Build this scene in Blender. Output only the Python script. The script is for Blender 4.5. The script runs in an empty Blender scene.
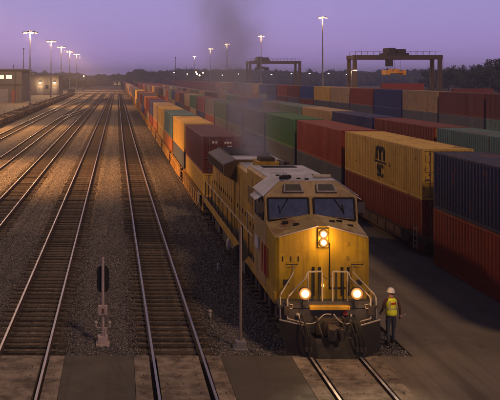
import bpy, bmesh, math, random
from mathutils import Vector, Matrix
random.seed(7)
R = math.radians
S = bpy.context.scene
COL = S.collection

# ------------------------------------------------------------------ camera
cd = bpy.data.cameras.new('camera'); cam = bpy.data.objects.new('camera', cd); COL.objects.link(cam)
cam.location = (0, 0, 8.6); cam.rotation_euler = (R(90), 0, 0)
cd.sensor_width = 36; cd.sensor_fit = 'HORIZONTAL'
cd.lens = 760 / 500 * 36
cd.shift_x = (250 - 118) / 500; cd.shift_y = -(200 - 78) / 500
cd.clip_start = .5; cd.clip_end = 12000
S.camera = cam

# ------------------------------------------------------------------ dusk sky
W = bpy.data.worlds.new('World'); S.world = W; W.use_nodes = True
nt = W.node_tree; nt.nodes.clear()
def wn(t, **k):
    n = nt.nodes.new(t)
    for a, b in k.items(): setattr(n, a, b)
    return n
out = wn('ShaderNodeOutputWorld'); bgA = wn('ShaderNodeBackground'); bgB = wn('ShaderNodeBackground'); add = wn('ShaderNodeAddShader')
sky = wn('ShaderNodeTexSky', sky_type='NISHITA'); sky.sun_disc = False
sky.sun_elevation = R(1.0); sky.sun_rotation = R(150)
nt.links.new(sky.outputs[0], bgA.inputs[0]); bgA.inputs[1].default_value = .05
tc = wn('ShaderNodeTexCoord'); sep = wn('ShaderNodeSeparateXYZ'); ramp = wn('ShaderNodeValToRGB')
nt.links.new(tc.outputs['Generated'], sep.inputs[0])
nz = wn('ShaderNodeTexNoise'); nz.inputs['Scale'].default_value = 1.6; nz.inputs['Detail'].default_value = 3
mp = wn('ShaderNodeMapping'); mp.inputs['Scale'].default_value = (1, 1, 9)
nt.links.new(tc.outputs['Generated'], mp.inputs[0]); nt.links.new(mp.outputs[0], nz.inputs['Vector'])
ma = wn('ShaderNodeMath', operation='MULTIPLY_ADD'); ma.inputs[1].default_value = .07; ma.inputs[2].default_value = -.035
nt.links.new(nz.outputs['Fac'], ma.inputs[0])
ma2 = wn('ShaderNodeMath', operation='ADD'); nt.links.new(sep.outputs['Z'], ma2.inputs[0]); nt.links.new(ma.outputs[0], ma2.inputs[1])
nt.links.new(ma2.outputs[0], ramp.inputs[0])
cr = ramp.color_ramp
cr.elements[0].position = 0; cr.elements[0].color = (.47, .33, .62, 1)
cr.elements[1].position = 1; cr.elements[1].color = (.036, .042, .085, 1)
for p, c in ((.03, (.35, .26, .62)), (.07, (.305, .235, .605)), (.12, (.28, .225, .58)), (.20, (.19, .155, .39)), (.32, (.07, .065, .16)), (.6, (.03, .035, .085))):
    e = cr.elements.new(p); e.color = (*c, 1)
nt.links.new(ramp.outputs[0], bgB.inputs[0]); bgB.inputs[1].default_value = .93
nt.links.new(bgA.outputs[0], add.inputs[0]); nt.links.new(bgB.outputs[0], add.inputs[1]); nt.links.new(add.outputs[0], out.inputs[0])

# ------------------------------------------------------------------ low warm sun
sd = bpy.data.lights.new('sun', 'SUN'); sun = bpy.data.objects.new('sun', sd); COL.objects.link(sun)
sd.energy = 1.45; sd.angle = R(7.0); sd.color = (1, .63, .35)
sun.rotation_euler = Vector((-2.4, 4.0, -5.0)).to_track_quat('-Z', 'Y').to_euler()
sun.location = (40, -40, 60)
S.view_settings.view_transform = 'Standard'; S.view_settings.look = 'None'
S.view_settings.exposure = .16; S.view_settings.gamma = 1
S.cycles.use_denoising = True
S.cycles.max_bounces = 6; S.cycles.diffuse_bounces = 3; S.cycles.volume_bounces = 0
S.cycles.sample_clamp_indirect = 4
S.cycles.volume_step_rate = 1.0; S.cycles.volume_max_steps = 96

# ------------------------------------------------------------------ helpers
class MB:
    """mesh builder; world- or thing-local coordinates, becomes ONE object"""
    def __init__(s): s.v = []; s.f = []
    def add(s, vs, fs):
        o = len(s.v); s.v += [tuple(p) for p in vs]; s.f += [tuple(i + o for i in f) for f in fs]; return s
    def box(s, x0, x1, y0, y1, z0, z1):
        return s.add([(x0,y0,z0),(x1,y0,z0),(x1,y1,z0),(x0,y1,z0),(x0,y0,z1),(x1,y0,z1),(x1,y1,z1),(x0,y1,z1)],
                     [(0,3,2,1),(4,5,6,7),(0,1,5,4),(1,2,6,5),(2,3,7,6),(3,0,4,7)])
    def bar(s, p, q, w, h=None):
        p, q = Vector(p), Vector(q); d = (q - p).normalized(); h = h or w
        up = Vector((0,0,1)) if abs(d.z) < .95 else Vector((0,1,0))
        a = d.cross(up).normalized() * w / 2; b = a.cross(d).normalized() * h / 2
        vs = [p-a-b, p+a-b, p+a+b, p-a+b, q-a-b, q+a-b, q+a+b, q-a+b]
        return s.add(vs, [(0,1,2,3),(7,6,5,4),(0,4,5,1),(1,5,6,2),(2,6,7,3),(3,7,4,0)])
    def tube(s, pts, r, n=8):
        pts = [Vector(p) for p in pts]; o = len(s.v); m = len(pts)
        rs = r if isinstance(r, (list, tuple)) else [r] * m
        for i, p in enumerate(pts):
            d = (pts[min(i+1, m-1)] - pts[max(i-1, 0)]).normalized()
            up = Vector((0,0,1)) if abs(d.z) < .9 else Vector((0,1,0))
            a = d.cross(up).normalized(); b = a.cross(d)
            for k in range(n):
                t = 2*math.pi*k/n; s.v.append(tuple(p + (a*math.cos(t) + b*math.sin(t)) * rs[i]))
        for i in range(m-1):
            for k in range(n):
                s.f.append((o+i*n+k, o+i*n+(k+1)%n, o+(i+1)*n+(k+1)%n, o+(i+1)*n+k))
        s.f.append(tuple(o+k for k in range(n-1, -1, -1))); s.f.append(tuple(o+(m-1)*n+k for k in range(n)))
        return s
    def prism(s, poly, axis, a, b):
        """poly: 2D points; axis x: (y,z)  y: (x,z)  z: (x,y)"""
        n = len(poly)
        def P(u, v, t): return {'x': (t,u,v), 'y': (u,t,v), 'z': (u,v,t)}[axis]
        vs = [P(u, v, a) for u, v in poly] + [P(u, v, b) for u, v in poly]
        return s.add(vs, [tuple(range(n-1,-1,-1)), tuple(range(n, 2*n))] + [(i,(i+1)%n,n+(i+1)%n,n+i) for i in range(n)])
    def quad(s, a, b, c, d): return s.add([a,b,c,d], [(0,1,2,3)])
    def ball(s, c, r, sx=1, sy=1, sz=1, seg=10, rng=7):
        o = len(s.v); c = Vector(c)
        for i in range(1, rng):
            t = math.pi*i/rng
            for k in range(seg):
                p = 2*math.pi*k/seg
                s.v.append((c.x+r*sx*math.sin(t)*math.cos(p), c.y+r*sy*math.sin(t)*math.sin(p), c.z+r*sz*math.cos(t)))
        s.v.append((c.x, c.y, c.z+r*sz)); s.v.append((c.x, c.y, c.z-r*sz)); top = len(s.v)-2; bot = top+1
        for i in range(rng-2):
            for k in range(seg): s.f.append((o+i*seg+k, o+(i+1)*seg+k, o+(i+1)*seg+(k+1)%seg, o+i*seg+(k+1)%seg))
        for k in range(seg):
            s.f.append((top, o+k, o+(k+1)%seg)); s.f.append((bot, o+(rng-2)*seg+(k+1)%seg, o+(rng-2)*seg+k))
        return s
    def mesh(s, name, m, bevel=0, smooth=False):
        me = bpy.data.meshes.new(name); me.from_pydata(s.v, [], s.f)
        bm = bmesh.new(); bm.from_mesh(me); bmesh.ops.recalc_face_normals(bm, faces=bm.faces)
        if bevel:
            bmesh.ops.bevel(bm, geom=[e for e in bm.edges if e.is_manifold and e.calc_face_angle(0) > .5], offset=bevel, segments=2, affect='EDGES', profile=.5)
        bm.to_mesh(me); bm.free()
        if smooth:
            for p in me.polygons: p.use_smooth = True
        if m: me.materials.append(m)
        return me
    def build(s, name, m, parent=None, bevel=0, smooth=False, **kw):
        return link(name, s.mesh(name, m, bevel, smooth), parent, **kw)
def link(name, me, parent=None, **kw):
    o = bpy.data.objects.new(name, me); COL.objects.link(o)
    if parent: o.parent = parent
    for k, v in kw.items(): o[k] = v
    return o
def empty(name, loc, label, category, group=None, rz=0):
    o = bpy.data.objects.new(name, None); COL.objects.link(o); o.location = loc; o.rotation_euler = (0,0,rz)
    o.empty_display_size = .2
    o['label'] = label; o['category'] = category
    if group: o['group'] = group
    return o
KIDS = {}
def kids(o):
    return [c for c in bpy.data.objects if c.parent is o]
def copy_tree(o, tree, parent=None):
    c = o.copy(); COL.objects.link(c)
    if parent: c.parent = parent
    for ch, sub in tree: copy_tree(ch, sub, c)
    return c
def tree_of(o): return [(c, tree_of(c)) for c in kids(o)]
def tag(o, label, cat, group=None):
    o['label'] = label; o['category'] = cat
    if group: o['group'] = group
    return o
ONES = ['first','second','third','fourth','fifth','sixth','seventh','eighth','ninth','tenth','eleventh','twelfth','thirteenth','fourteenth','fifteenth','sixteenth','seventeenth','eighteenth','nineteenth']
def ordinal(n):
    if n < 20: return ONES[n-1]
    T = {2:'twent',3:'thirt',4:'fort',5:'fift'}[n//10]
    return T+'ieth' if n % 10 == 0 else T+'y-'+ONES[n%10-1]

# ------------------------------------------------------------------ materials
def newmat(name):
    m = bpy.data.materials.new(name); m.use_nodes = True; t = m.node_tree; b = t.nodes['Principled BSDF']; b.inputs['Specular IOR Level'].default_value = .18
    return m, t, b
def N(t, typ, **k):
    n = t.nodes.new(typ)
    for a, b in k.items():
        if a in n.inputs: n.inputs[a].default_value = b
        else: setattr(n, a, b)
    return n
def mixrgb(t, fac, a, b, mode='MIX'):
    n = t.nodes.new('ShaderNodeMix'); n.data_type = 'RGBA'; n.blend_type = mode
    for i, v in ((0, fac), (6, a), (7, b)):
        if hasattr(v, 'is_linked') or hasattr(v, 'links'): t.links.new(v, n.inputs[i])
        else: n.inputs[i].default_value = v if i == 0 else (*v, 1)
    return n.outputs[2]
def noise(t, vec, scale, detail=4, rough=.55):
    n = N(t, 'ShaderNodeTexNoise'); n.inputs['Scale'].default_value = scale; n.inputs['Detail'].default_value = detail; n.inputs['Roughness'].default_value = rough
    if vec: t.links.new(vec, n.inputs['Vector'])
    return n.outputs['Fac']
def rampf(t, f, a, b, va=0, vb=1):
    n = N(t, 'ShaderNodeMapRange'); n.inputs[1].default_value = a; n.inputs[2].default_value = b; n.inputs[3].default_value = va; n.inputs[4].default_value = vb
    t.links.new(f, n.inputs[0]); return n.outputs[0]
def mapped(t, src, scale):
    n = N(t, 'ShaderNodeMapping'); n.inputs['Scale'].default_value = scale; t.links.new(src, n.inputs['Vector']); return n.outputs[0]
def bump(t, b, h, strength, dist):
    n = N(t, 'ShaderNodeBump'); n.inputs['Strength'].default_value = strength; n.inputs['Distance'].default_value = dist
    t.links.new(h, n.inputs['Height']); t.links.new(n.outputs[0], b.inputs['Normal'])
def paint(name, c, rough=.5, metal=0, dirt=(.07,.05,.035), dirt_amt=.5, streak=.5, rust=0., vary=.0, sc=1., top=0.):
    m, t, b = newmat(name)
    tc = N(t, 'ShaderNodeTexCoord').outputs['Object']; oi = N(t, 'ShaderNodeObjectInfo')
    off = N(t, 'ShaderNodeVectorMath', operation='ADD'); t.links.new(tc, off.inputs[0])
    sc_ = N(t, 'ShaderNodeMath', operation='MULTIPLY'); sc_.inputs[1].default_value = 37.; t.links.new(oi.outputs['Random'], sc_.inputs[0]); t.links.new(sc_.outputs[0], off.inputs[1])
    v = off.outputs[0]
    col = c
    if vary:
        hs = N(t, 'ShaderNodeHueSaturation'); hs.inputs['Color'].default_value = (*c, 1)
        t.links.new(rampf(t, oi.outputs['Random'], 0, 1, 1-vary, 1+vary), hs.inputs['Value'])
        col = hs.outputs[0]
    n1 = noise(t, v, .9*sc, 6, .65); f1 = rampf(t, n1, .42, .78, 0, dirt_amt)
    col = mixrgb(t, f1, col, dirt)
    st = noise(t, mapped(t, v, (5*sc, 5*sc, .35*sc)), 1.2, 5, .6); f2 = rampf(t, st, .5, .75, 0, streak)
    col = mixrgb(t, f2, col, tuple(x*.55 for x in dirt))
    n3 = noise(t, v, 3.3*sc, 5, .6)
    col = mixrgb(t, rampf(t, n3, .3, .7, .0, .25), col, tuple(x*.75+.018 for x in c))
    if rust:
        n4 = noise(t, v, 2.1*sc, 8, .7); col = mixrgb(t, rampf(t, n4, .62-.1*rust, .68-.1*rust, 0, .9), col, (.11,.035,.014))
    if top:
        ge = N(t, 'ShaderNodeNewGeometry'); sz = N(t, 'ShaderNodeSeparateXYZ'); t.links.new(ge.outputs['True Normal'], sz.inputs[0])
        mm = N(t, 'ShaderNodeMath', operation='MULTIPLY'); t.links.new(rampf(t, sz.outputs[2], .5, .9, 0, top), mm.inputs[0]); t.links.new(rampf(t, n1, .2, .7, 1, .55), mm.inputs[1])
        col = mixrgb(t, mm.outputs[0], col, (.25,.22,.20))
        rp = noise(t, v, .55, 5, .7); m2 = N(t, 'ShaderNodeMath', operation='MULTIPLY'); t.links.new(rampf(t, rp, .56, .62, 0, .7), m2.inputs[0]); t.links.new(rampf(t, sz.outputs[2], .5, .9, 0, 1), m2.inputs[1])
        col = mixrgb(t, m2.outputs[0], col, (.13,.06,.035))
    t.links.new(col, b.inputs['Base Color'])
    t.links.new(rampf(t, n3, .3, .7, rough-.1, min(1, rough+.2)), b.inputs['Roughness'])
    b.inputs['Metallic'].default_value = metal
    bump(t, b, noise(t, v, 9*sc, 3), .12, .01)
    return m
def emit(name, c, s):
    m, t, b = newmat(name); b.inputs['Base Color'].default_value = (*c, 1)
    b.inputs['Emission Color'].default_value = (*c, 1); b.inputs['Emission Strength'].default_value = s; return m

M = {}
M['steel'] = paint('dark_steel', (.05,.047,.047), .6, .2)
M['black'] = paint('black_paint', (.008,.008,.008), .6, dirt=(.02,.018,.016))
M['yellow'] = paint('armour_yellow', (.35,.225,.008), .42, dirt=(.12,.065,.025), dirt_amt=.75, streak=.65, top=.55)
M['cab'] = paint('cab_dusty_yellow', (.27,.185,.07), .5, dirt=(.09,.06,.04), dirt_amt=.8, streak=.6, top=.6)
M['yellow_side'] = paint('armour_yellow_side', (.33,.195,.012), .45, dirt=(.075,.04,.02), dirt_amt=.85, streak=.8)
M['grey_roof'] = paint('roof_grey', (.40,.40,.43), .5, dirt=(.06,.05,.045), dirt_amt=.7, streak=.2)
M['rail_white'] = paint('handrail_cream', (.32,.28,.24), .5, dirt_amt=.35, sc=3)
M['red'] = paint('red_enamel', (.4,.03,.02), .45)
M['rubber'] = paint('rubber', (.007,.007,.007), .7, dirt=(.012,.01,.009))
M['truck'] = paint('truck_grime', (.035,.028,.023), .75, .1, rust=.3)
M['plow'] = paint('plow_iron', (.011,.009,.008), .55, .4, dirt=(.022,.014,.01), dirt_amt=.5)
M['mast_paint'] = paint('mast_primer', (.34,.27,.25), .6, sc=2)
M['mast_grey'] = paint('mast_grey', (.16,.125,.115), .6, sc=2)
M['galv'] = paint('galvanised', (.22,.21,.22), .55, .5)
M['well_yellow'] = paint('well_yellow', (.45,.25,.045), .6, dirt=(.1,.06,.035), dirt_amt=.85, rust=.4)
M['well_dark'] = paint('well_brown', (.09,.055,.04), .7, rust=.4)
M['concrete_wall'] = paint('wall_concrete', (.085,.078,.08), .85)
M['crane'] = paint('crane_steel', (.065,.045,.033), .6, rust=.2, sc=.3)
M['crane_yellow'] = paint('crane_yellow', (.65,.30,.02), .5)
M['wood_tie'] = None
PAL = {
 'rust brown': (.16,.028,.012), 'dark maroon': (.10,.025,.022), 'brick red': (.23,.038,.014), 'orange': (.44,.15,.03),
 'mustard yellow': (.50,.31,.055), 'tan': (.34,.235,.12), 'navy blue': (.010,.024,.12), 'dark blue': (.010,.05,.20),
 'navy slate': (.014,.022,.062), 'slate grey': (.075,.088,.11), 'teal grey': (.075,.15,.145), 'dark green': (.03,.115,.03), 'bottle green': (.012,.07,.05), 'pale grey': (.3,.3,.3)}
CM = {k: paint('container_'+k.replace(' ','_'), c, .55, dirt=(.045,.03,.025), dirt_amt=.32, streak=.5, rust=.3, vary=.16, top=.2) for k, c in PAL.items()}
M['radiator'] = paint('radiator_grime', (.10,.06,.025), .7, dirt=(.06,.04,.03), dirt_amt=.9)
M['radiator_top'] = paint('radiator_cover_grey', (.12,.115,.125), .6)
M['lock'] = paint('lock_rod_steel', (.2,.17,.15), .5, .5)
M['text_black'] = paint('lettering_black', (.004,.004,.006), .8, dirt=(.012,.01,.01), dirt_amt=.2, streak=.1)
M['text_white'] = paint('lettering_white', (.7,.68,.62), .6, dirt_amt=.3)

def glass(name, c=(.006,.009,.018)):
    m, t, b = newmat(name); b.inputs['Base Color'].default_value = (*c, 1); b.inputs['Roughness'].default_value = .08
    b.inputs['Specular IOR Level'].default_value = .9
    v = N(t, 'ShaderNodeTexCoord').outputs['Object']
    t.links.new(mixrgb(t, rampf(t, noise(t, v, 4, 5), .4, .7), c, (.02,.035,.075)), b.inputs['Base Color'])
    return m
M['glass'] = glass('tinted_glass')

# ballast
def ballast_mat(name, scale, base, dark, lite, bstr=.9):
    m, t, b = newmat(name); v = N(t, 'ShaderNodeTexCoord').outputs['Object']
    vo = N(t, 'ShaderNodeTexVoronoi'); vo.inputs['Scale'].default_value = scale; t.links.new(v, vo.inputs['Vector'])
    vc = N(t, 'ShaderNodeSeparateColor'); t.links.new(vo.outputs['Color'], vc.inputs[0])
    col = mixrgb(t, vc.outputs[0], dark, lite)
    col = mixrgb(t, rampf(t, vc.outputs[1], .8, 1, 0, .6), col, (.20,.18,.17))
    big = noise(t, mapped(t, v, (1, .22, 1)), .5, 5, .6)
    col = mixrgb(t, rampf(t, big, .38, .66, 0, .75), col, base)
    st = noise(t, v, .25, 3); col = mixrgb(t, rampf(t, st, .5, .75, 0, .5), col, tuple(x*.5 for x in dark))
    wheel = noise(t, mapped(t, v, (2.6, .02, 1)), 1., 3); col = mixrgb(t, rampf(t, wheel, .48, .62, 0, .6), col, tuple(x*.45 for x in base)); w2 = noise(t, mapped(t, v, (1.7, .012, 1)), 1.3, 2); col = mixrgb(t, rampf(t, w2, .55, .7, 0, .5), col, tuple(x*1.9 for x in base))
    t.links.new(col, b.inputs['Base Color']); b.inputs['Roughness'].default_value = .9
    vd = N(t, 'ShaderNodeMath', operation='SUBTRACT'); vd.inputs[0].default_value = 1; t.links.new(vo.outputs['Distance'], vd.inputs[1])
    bump(t, b, vd.outputs[0], bstr, .05)
    return m
M['ballast'] = ballast_mat('ballast', 17, (.095,.078,.072), (.045,.039,.038), (.15,.128,.125))
M['dirt'] = ballast_mat('yard_gravel', 9, (.13,.095,.065), (.075,.055,.042), (.16,.12,.09), .5)
def stone_mat():
    m, t, b = newmat('ballast_stone'); oi = N(t, 'ShaderNodeAttribute', attribute_name='shade')
    col = mixrgb(t, oi.outputs['Fac'], (.045,.042,.046), (.24,.215,.225)); t.links.new(col, b.inputs['Base Color']); b.inputs['Roughness'].default_value = .85
    return m
M['stone'] = stone_mat()
def asphalt_mat(name, a, bb, lite):
    m, t, b = newmat(name); v = N(t, 'ShaderNodeTexCoord').outputs['Object']
    col = mixrgb(t, rampf(t, noise(t, v, .35, 6, .6), .35, .68), a, bb)
    col = mixrgb(t, rampf(t, noise(t, v, 45, 2), .55, .75, 0, .6), col, lite)
    col = mixrgb(t, rampf(t, noise(t, mapped(t, v, (1.1, .06, 1)), 1.2, 4), .52, .7, 0, .55), col, tuple(x*.45 for x in a))
    cr_ = N(t, 'ShaderNodeTexVoronoi', feature='DISTANCE_TO_EDGE'); cr_.inputs['Scale'].default_value = .22
    wv = N(t, 'ShaderNodeVectorMath', operation='ADD'); t.links.new(v, wv.inputs[0])
    nn = N(t, 'ShaderNodeTexNoise'); nn.inputs['Scale'].default_value = 1.3; t.links.new(v, nn.inputs['Vector']); t.links.new(nn.outputs['Color'], wv.inputs[1])
    t.links.new(wv.outputs[0], cr_.inputs['Vector'])
    col = mixrgb(t, rampf(t, cr_.outputs['Distance'], 0, .004, .4, 0), col, (.02,.017,.015))
    spots = noise(t, v, 1.7, 5, .7); col = mixrgb(t, rampf(t, spots, .64, .72, 0, .7), col, (.025,.02,.018))
    t.links.new(col, b.inputs['Base Color']); t.links.new(rampf(t, spots, .3, .7, .9, .6), b.inputs['Roughness'])
    bump(t, b, noise(t, v, 60, 2), .35, .01)
    return m
M['asphalt'] = asphalt_mat('asphalt', (.115,.094,.075), (.17,.138,.108), (.19,.16,.13))
M['asphalt_dark'] = asphalt_mat('crossing_asphalt', (.05,.043,.037), (.07,.059,.05), (.11,.095,.085))
def conc_mat():
    m, t, b = newmat('panel_concrete'); v = N(t, 'ShaderNodeTexCoord').outputs['Object']; oi = N(t, 'ShaderNodeObjectInfo')
    col = mixrgb(t, oi.outputs['Random'], (.23,.185,.15), (.17,.135,.11))
    col = mixrgb(t, rampf(t, noise(t, v, 2.2, 6, .65), .38, .62, 0, .85), col, (.05,.038,.03))
    col = mixrgb(t, rampf(t, noise(t, mapped(t, v, (.6, 4, 1)), 2, 4), .55, .75, 0, .6), col, (.24,.18,.13))
    t.links.new(col, b.inputs['Base Color']); b.inputs['Roughness'].default_value = .85
    bump(t, b, noise(t, v, 25, 4), .4, .01); return m
M['panel'] = conc_mat()
def tie_mat():
    m, t, b = newmat('tie_wood'); v = N(t, 'ShaderNodeTexCoord').outputs['Object']; oi = N(t, 'ShaderNodeObjectInfo')
    col = mixrgb(t, oi.outputs['Random'], (.020,.016,.015), (.060,.045,.038))
    col = mixrgb(t, rampf(t, noise(t, mapped(t, v, (1, 12, 6)), 2, 6, .7), .4, .65, 0, .8), col, (.025,.019,.016))
    col = mixrgb(t, rampf(t, noise(t, v, 3, 5), .55, .7, 0, .7), col, (.085,.066,.056))
    t.links.new(col, b.inputs['Base Color']); b.inputs['Roughness'].default_value = .9
    bump(t, b, noise(t, mapped(t, v, (1, 14, 6)), 3, 5), .7, .02); return m
M['tie'] = tie_mat()
M['rail_top'] = paint('rail_worn_steel', (.46,.44,.48), .36, .8, dirt=(.16,.11,.08), dirt_amt=.3, streak=0)
M['rail_rust'] = paint('rail_rust', (.045,.026,.02), .8)
def leaf_mat(name, a, b_):
    m, t, b = newmat(name); v = N(t, 'ShaderNodeTexCoord').outputs['Object']; oi = N(t, 'ShaderNodeObjectInfo')
    col = mixrgb(t, noise(t, v, .7, 4), a, b_); t.links.new(col, b.inputs['Base Color']); b.inputs['Roughness'].default_value = .8; return m
M['leaf'] = leaf_mat('foliage', (.018,.025,.014), (.04,.048,.024))
M['bark'] = paint('bark', (.06,.045,.035), .9)
M['lamp_warm'] = emit('lamp_sodium', (1, .62, .42), 7)
M['lamp_white'] = emit('lamp_pale', (1, .86, .72), 16)
M['headlamp'] = emit('headlamp', (1, .74, .40), 60)
def headlamp_glare_mat():  # glare painted into the lens emission: hot centre fading to an orange rim
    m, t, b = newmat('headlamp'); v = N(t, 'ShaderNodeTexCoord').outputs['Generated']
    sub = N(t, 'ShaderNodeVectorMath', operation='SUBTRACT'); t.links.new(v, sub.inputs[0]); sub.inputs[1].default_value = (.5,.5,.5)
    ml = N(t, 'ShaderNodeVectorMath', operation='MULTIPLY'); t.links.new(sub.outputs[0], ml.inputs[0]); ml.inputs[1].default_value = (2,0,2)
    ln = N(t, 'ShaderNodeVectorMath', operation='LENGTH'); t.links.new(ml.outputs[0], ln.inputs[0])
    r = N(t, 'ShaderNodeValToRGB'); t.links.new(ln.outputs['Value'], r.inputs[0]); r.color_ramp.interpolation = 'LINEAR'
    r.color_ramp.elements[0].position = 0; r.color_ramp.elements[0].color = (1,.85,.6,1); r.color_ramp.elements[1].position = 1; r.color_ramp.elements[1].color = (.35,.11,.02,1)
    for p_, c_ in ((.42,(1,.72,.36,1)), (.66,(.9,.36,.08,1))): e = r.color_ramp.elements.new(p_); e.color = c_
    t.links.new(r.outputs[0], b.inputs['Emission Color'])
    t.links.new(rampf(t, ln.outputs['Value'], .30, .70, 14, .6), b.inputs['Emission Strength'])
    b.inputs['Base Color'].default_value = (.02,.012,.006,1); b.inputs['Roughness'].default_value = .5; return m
M['headlamp'] = headlamp_glare_mat()
M['amber'] = emit('amber_marker', (1, .5, .08), 6)
M['window_lit'] = emit('lit_window', (1, .80, .42), 1.6)

# ------------------------------------------------------------------ ground
def sheet(name, x0, x1, y0, y1, z, m, nx=1, ny=1):
    b = MB()
    for i in range(nx):
        for j in range(ny):
            xa, xb = x0+(x1-x0)*i/nx, x0+(x1-x0)*(i+1)/nx; ya, yb = y0+(y1-y0)*j/ny, y0+(y1-y0)*(j+1)/ny
            b.quad((xa,ya,z),(xb,ya,z),(xb,yb,z),(xa,yb,z))
    return b.build(name, m, kind='structure')
sheet('ground', -3000, 3000, -60, 4200, -.06, M['dirt'])
CY = 23.15                     # far edge of the level crossing
def slab(name, x0, x1, y0, y1, z0, z1, m): return MB().box(x0,x1,y0,y1,z0,z1).build(name, m, kind='structure')
slab('access_road', 9.0, 60, CY+.004, 420, -.5, .11, M['asphalt'])
slab('yard_pavement', -75, -26.5, CY, 700, -.5, .10, M['asphalt'])

TRK = {'E': -17.0, 'D': -11.8, 'C': -7.5, 'A': -2.9, 'B': 1.5, 'L': 6.58}
def tx(k, y):
    if k == 'B': return 1.25 + .55*math.exp(-(y-25)/60)
    if k == 'A': return -3.05 + .12*math.exp(-(y-25)/60)
    return TRK[k]
def bed():
    ys = [CY-.3 + 4*i for i in range(60)] + [300, 420, 600, 1100]; vs = []; fs = []; n = 0
    for y in ys:
        row = [(-25.5, -.03)]
        for k in ('E','D','C','A','B','L'):
            c = tx(k, y); lo_ = -.075 if k in 'ABLC' else -.03
            row += [(c-1.55, -.03), (c-1.30, lo_), (c+1.30, lo_), (c+1.55, -.03)]
        row += [(9.0, -.03)]; n = len(row); vs += [(x, y, z) for x, z in row]
    for j in range(len(ys)-1):
        for i in range(n-1): fs.append((j*n+i, j*n+i+1, (j+1)*n+i+1, (j+1)*n+i))
    MB().add(vs, fs).build('ballast_bed', M['ballast'], kind='structure')
bed()
TRKNAME = {'A': 'railway track left of the oval-target signal', 'B': 'railway track between the two signals', 'C': 'third railway track left of the locomotive',
           'D': 'fourth railway track left of the locomotive', 'E': 'railway track beside the string of empty low cars', 'L': 'railway track the yellow locomotive stands on',
           'F': 'railway track carrying the string of empty low cars'}
def rail_profile():
    return [(-.07,0),(.07,0),(.07,.02),(.012,.04),(.012,.125),(.036,.135),(.036,.17),(-.036,.17),(-.036,.135),(-.012,.125),(-.012,.04),(-.07,.02)]
def rail(cx, off, y0, y1, parent):
    ys = []; y = y0
    while y < y1: ys.append(y); y += 2 + (y-y0)*.05
    ys.append(y1); pr = rail_profile(); n = len(pr); b = MB(); vs = []; fs = []
    for y in ys: vs += [(cx(y)+off+u, y, w) for u, w in pr]
    for i in range(len(ys)-1):
        for k in range(n): fs.append((i*n+k, i*n+(k+1)%n, (i+1)*n+(k+1)%n, (i+1)*n+k))
    fs.append(tuple(range(n))); fs.append(tuple(range((len(ys)-1)*n, len(ys)*n)))
    b.add(vs, fs); o = b.build('rail', M['rail_rust'], parent)
    o.data.materials.append(M['rail_top'])
    for p in o.data.polygons:
        c = p.center
        if p.normal.z > .9 and c.z > .16: p.material_index = 1
    return o
def tie_mesh():
    b = MB().box(-1.3,1.3,-.115,.115,-.14,.0)
    return b.mesh('tie', M['tie'], .012)
TIE = tie_mesh()
PLATE = MB().box(-.9,-.6,-.09,.09,.0,.012).box(.6,.9,-.09,.09,.0,.012).mesh('tie_plate', M['rail_rust'])
def track(key, y0, y1, tie_y0=CY+.2, ntie=80, cx=None, gap=.54, label=None):
    cx = cx or (lambda y: tx(key, y))
    t = empty('railway_track', (0,0,0), label or TRKNAME[key], 'railway track', 'parallel railway tracks')
    rail(cx, -.7525, y0, y1, t); rail(cx, .7525, y0, y1, t)
    y = tie_y0
    for i in range(ntie):
        o = link('tie', TIE, t); o.location = (cx(y)+random.uniform(-.04,.04), y, random.uniform(-.025,.012)); o.rotation_euler = (random.uniform(-.05,.05),random.uniform(-.006,.006),random.uniform(-.035,.035))
        y += gap + random.uniform(-.02,.02)
    if y < 420:
        b = MB()
        while y < min(y1, 420):
            x = cx(y)+random.uniform(-.05,.05); b.box(x-1.3,x+1.3,y-.115,y+.115,-.1,random.uniform(-.012,.004)); y += gap*(1 if y < 200 else 2)
        o = b.build('ties', M['tie'], t); o['kind'] = 'stuff'
    return t
for k in ('A','B'): track(k, 8, 1000, ntie=98)
track('L', 8, 1000, ntie=48)
track('C', 8, 1000, ntie=60, tie_y0=38); track('D', 8, 1000, ntie=40, tie_y0=60); track('E', 60, 900, ntie=20, tie_y0=100)
track('F', 110, 600, ntie=0, tie_y0=112, cx=lambda y: -21.9 - .006*(y-136), label=TRKNAME['F'])
for y0, y1, a, b_, lb in ((150, 232, -11.8, -7.5, 'crossover track joining two tracks in the middle distance'), (190, 300, -17.0, -11.8, 'crossover track near the string of empty low cars'), (245, 360, -7.5, -3.0, 'far crossover track towards the distant locomotives')):
    def cxf(y, y0=y0, y1=y1, a=a, b_=b_):
        s = min(1, max(0, (y-y0)/(y1-y0))); s = s*s*(3-2*s); return a+(b_-a)*s
    track('X', y0, y1, ntie=0, tie_y0=y0, cx=cxf, label=lb)

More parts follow.
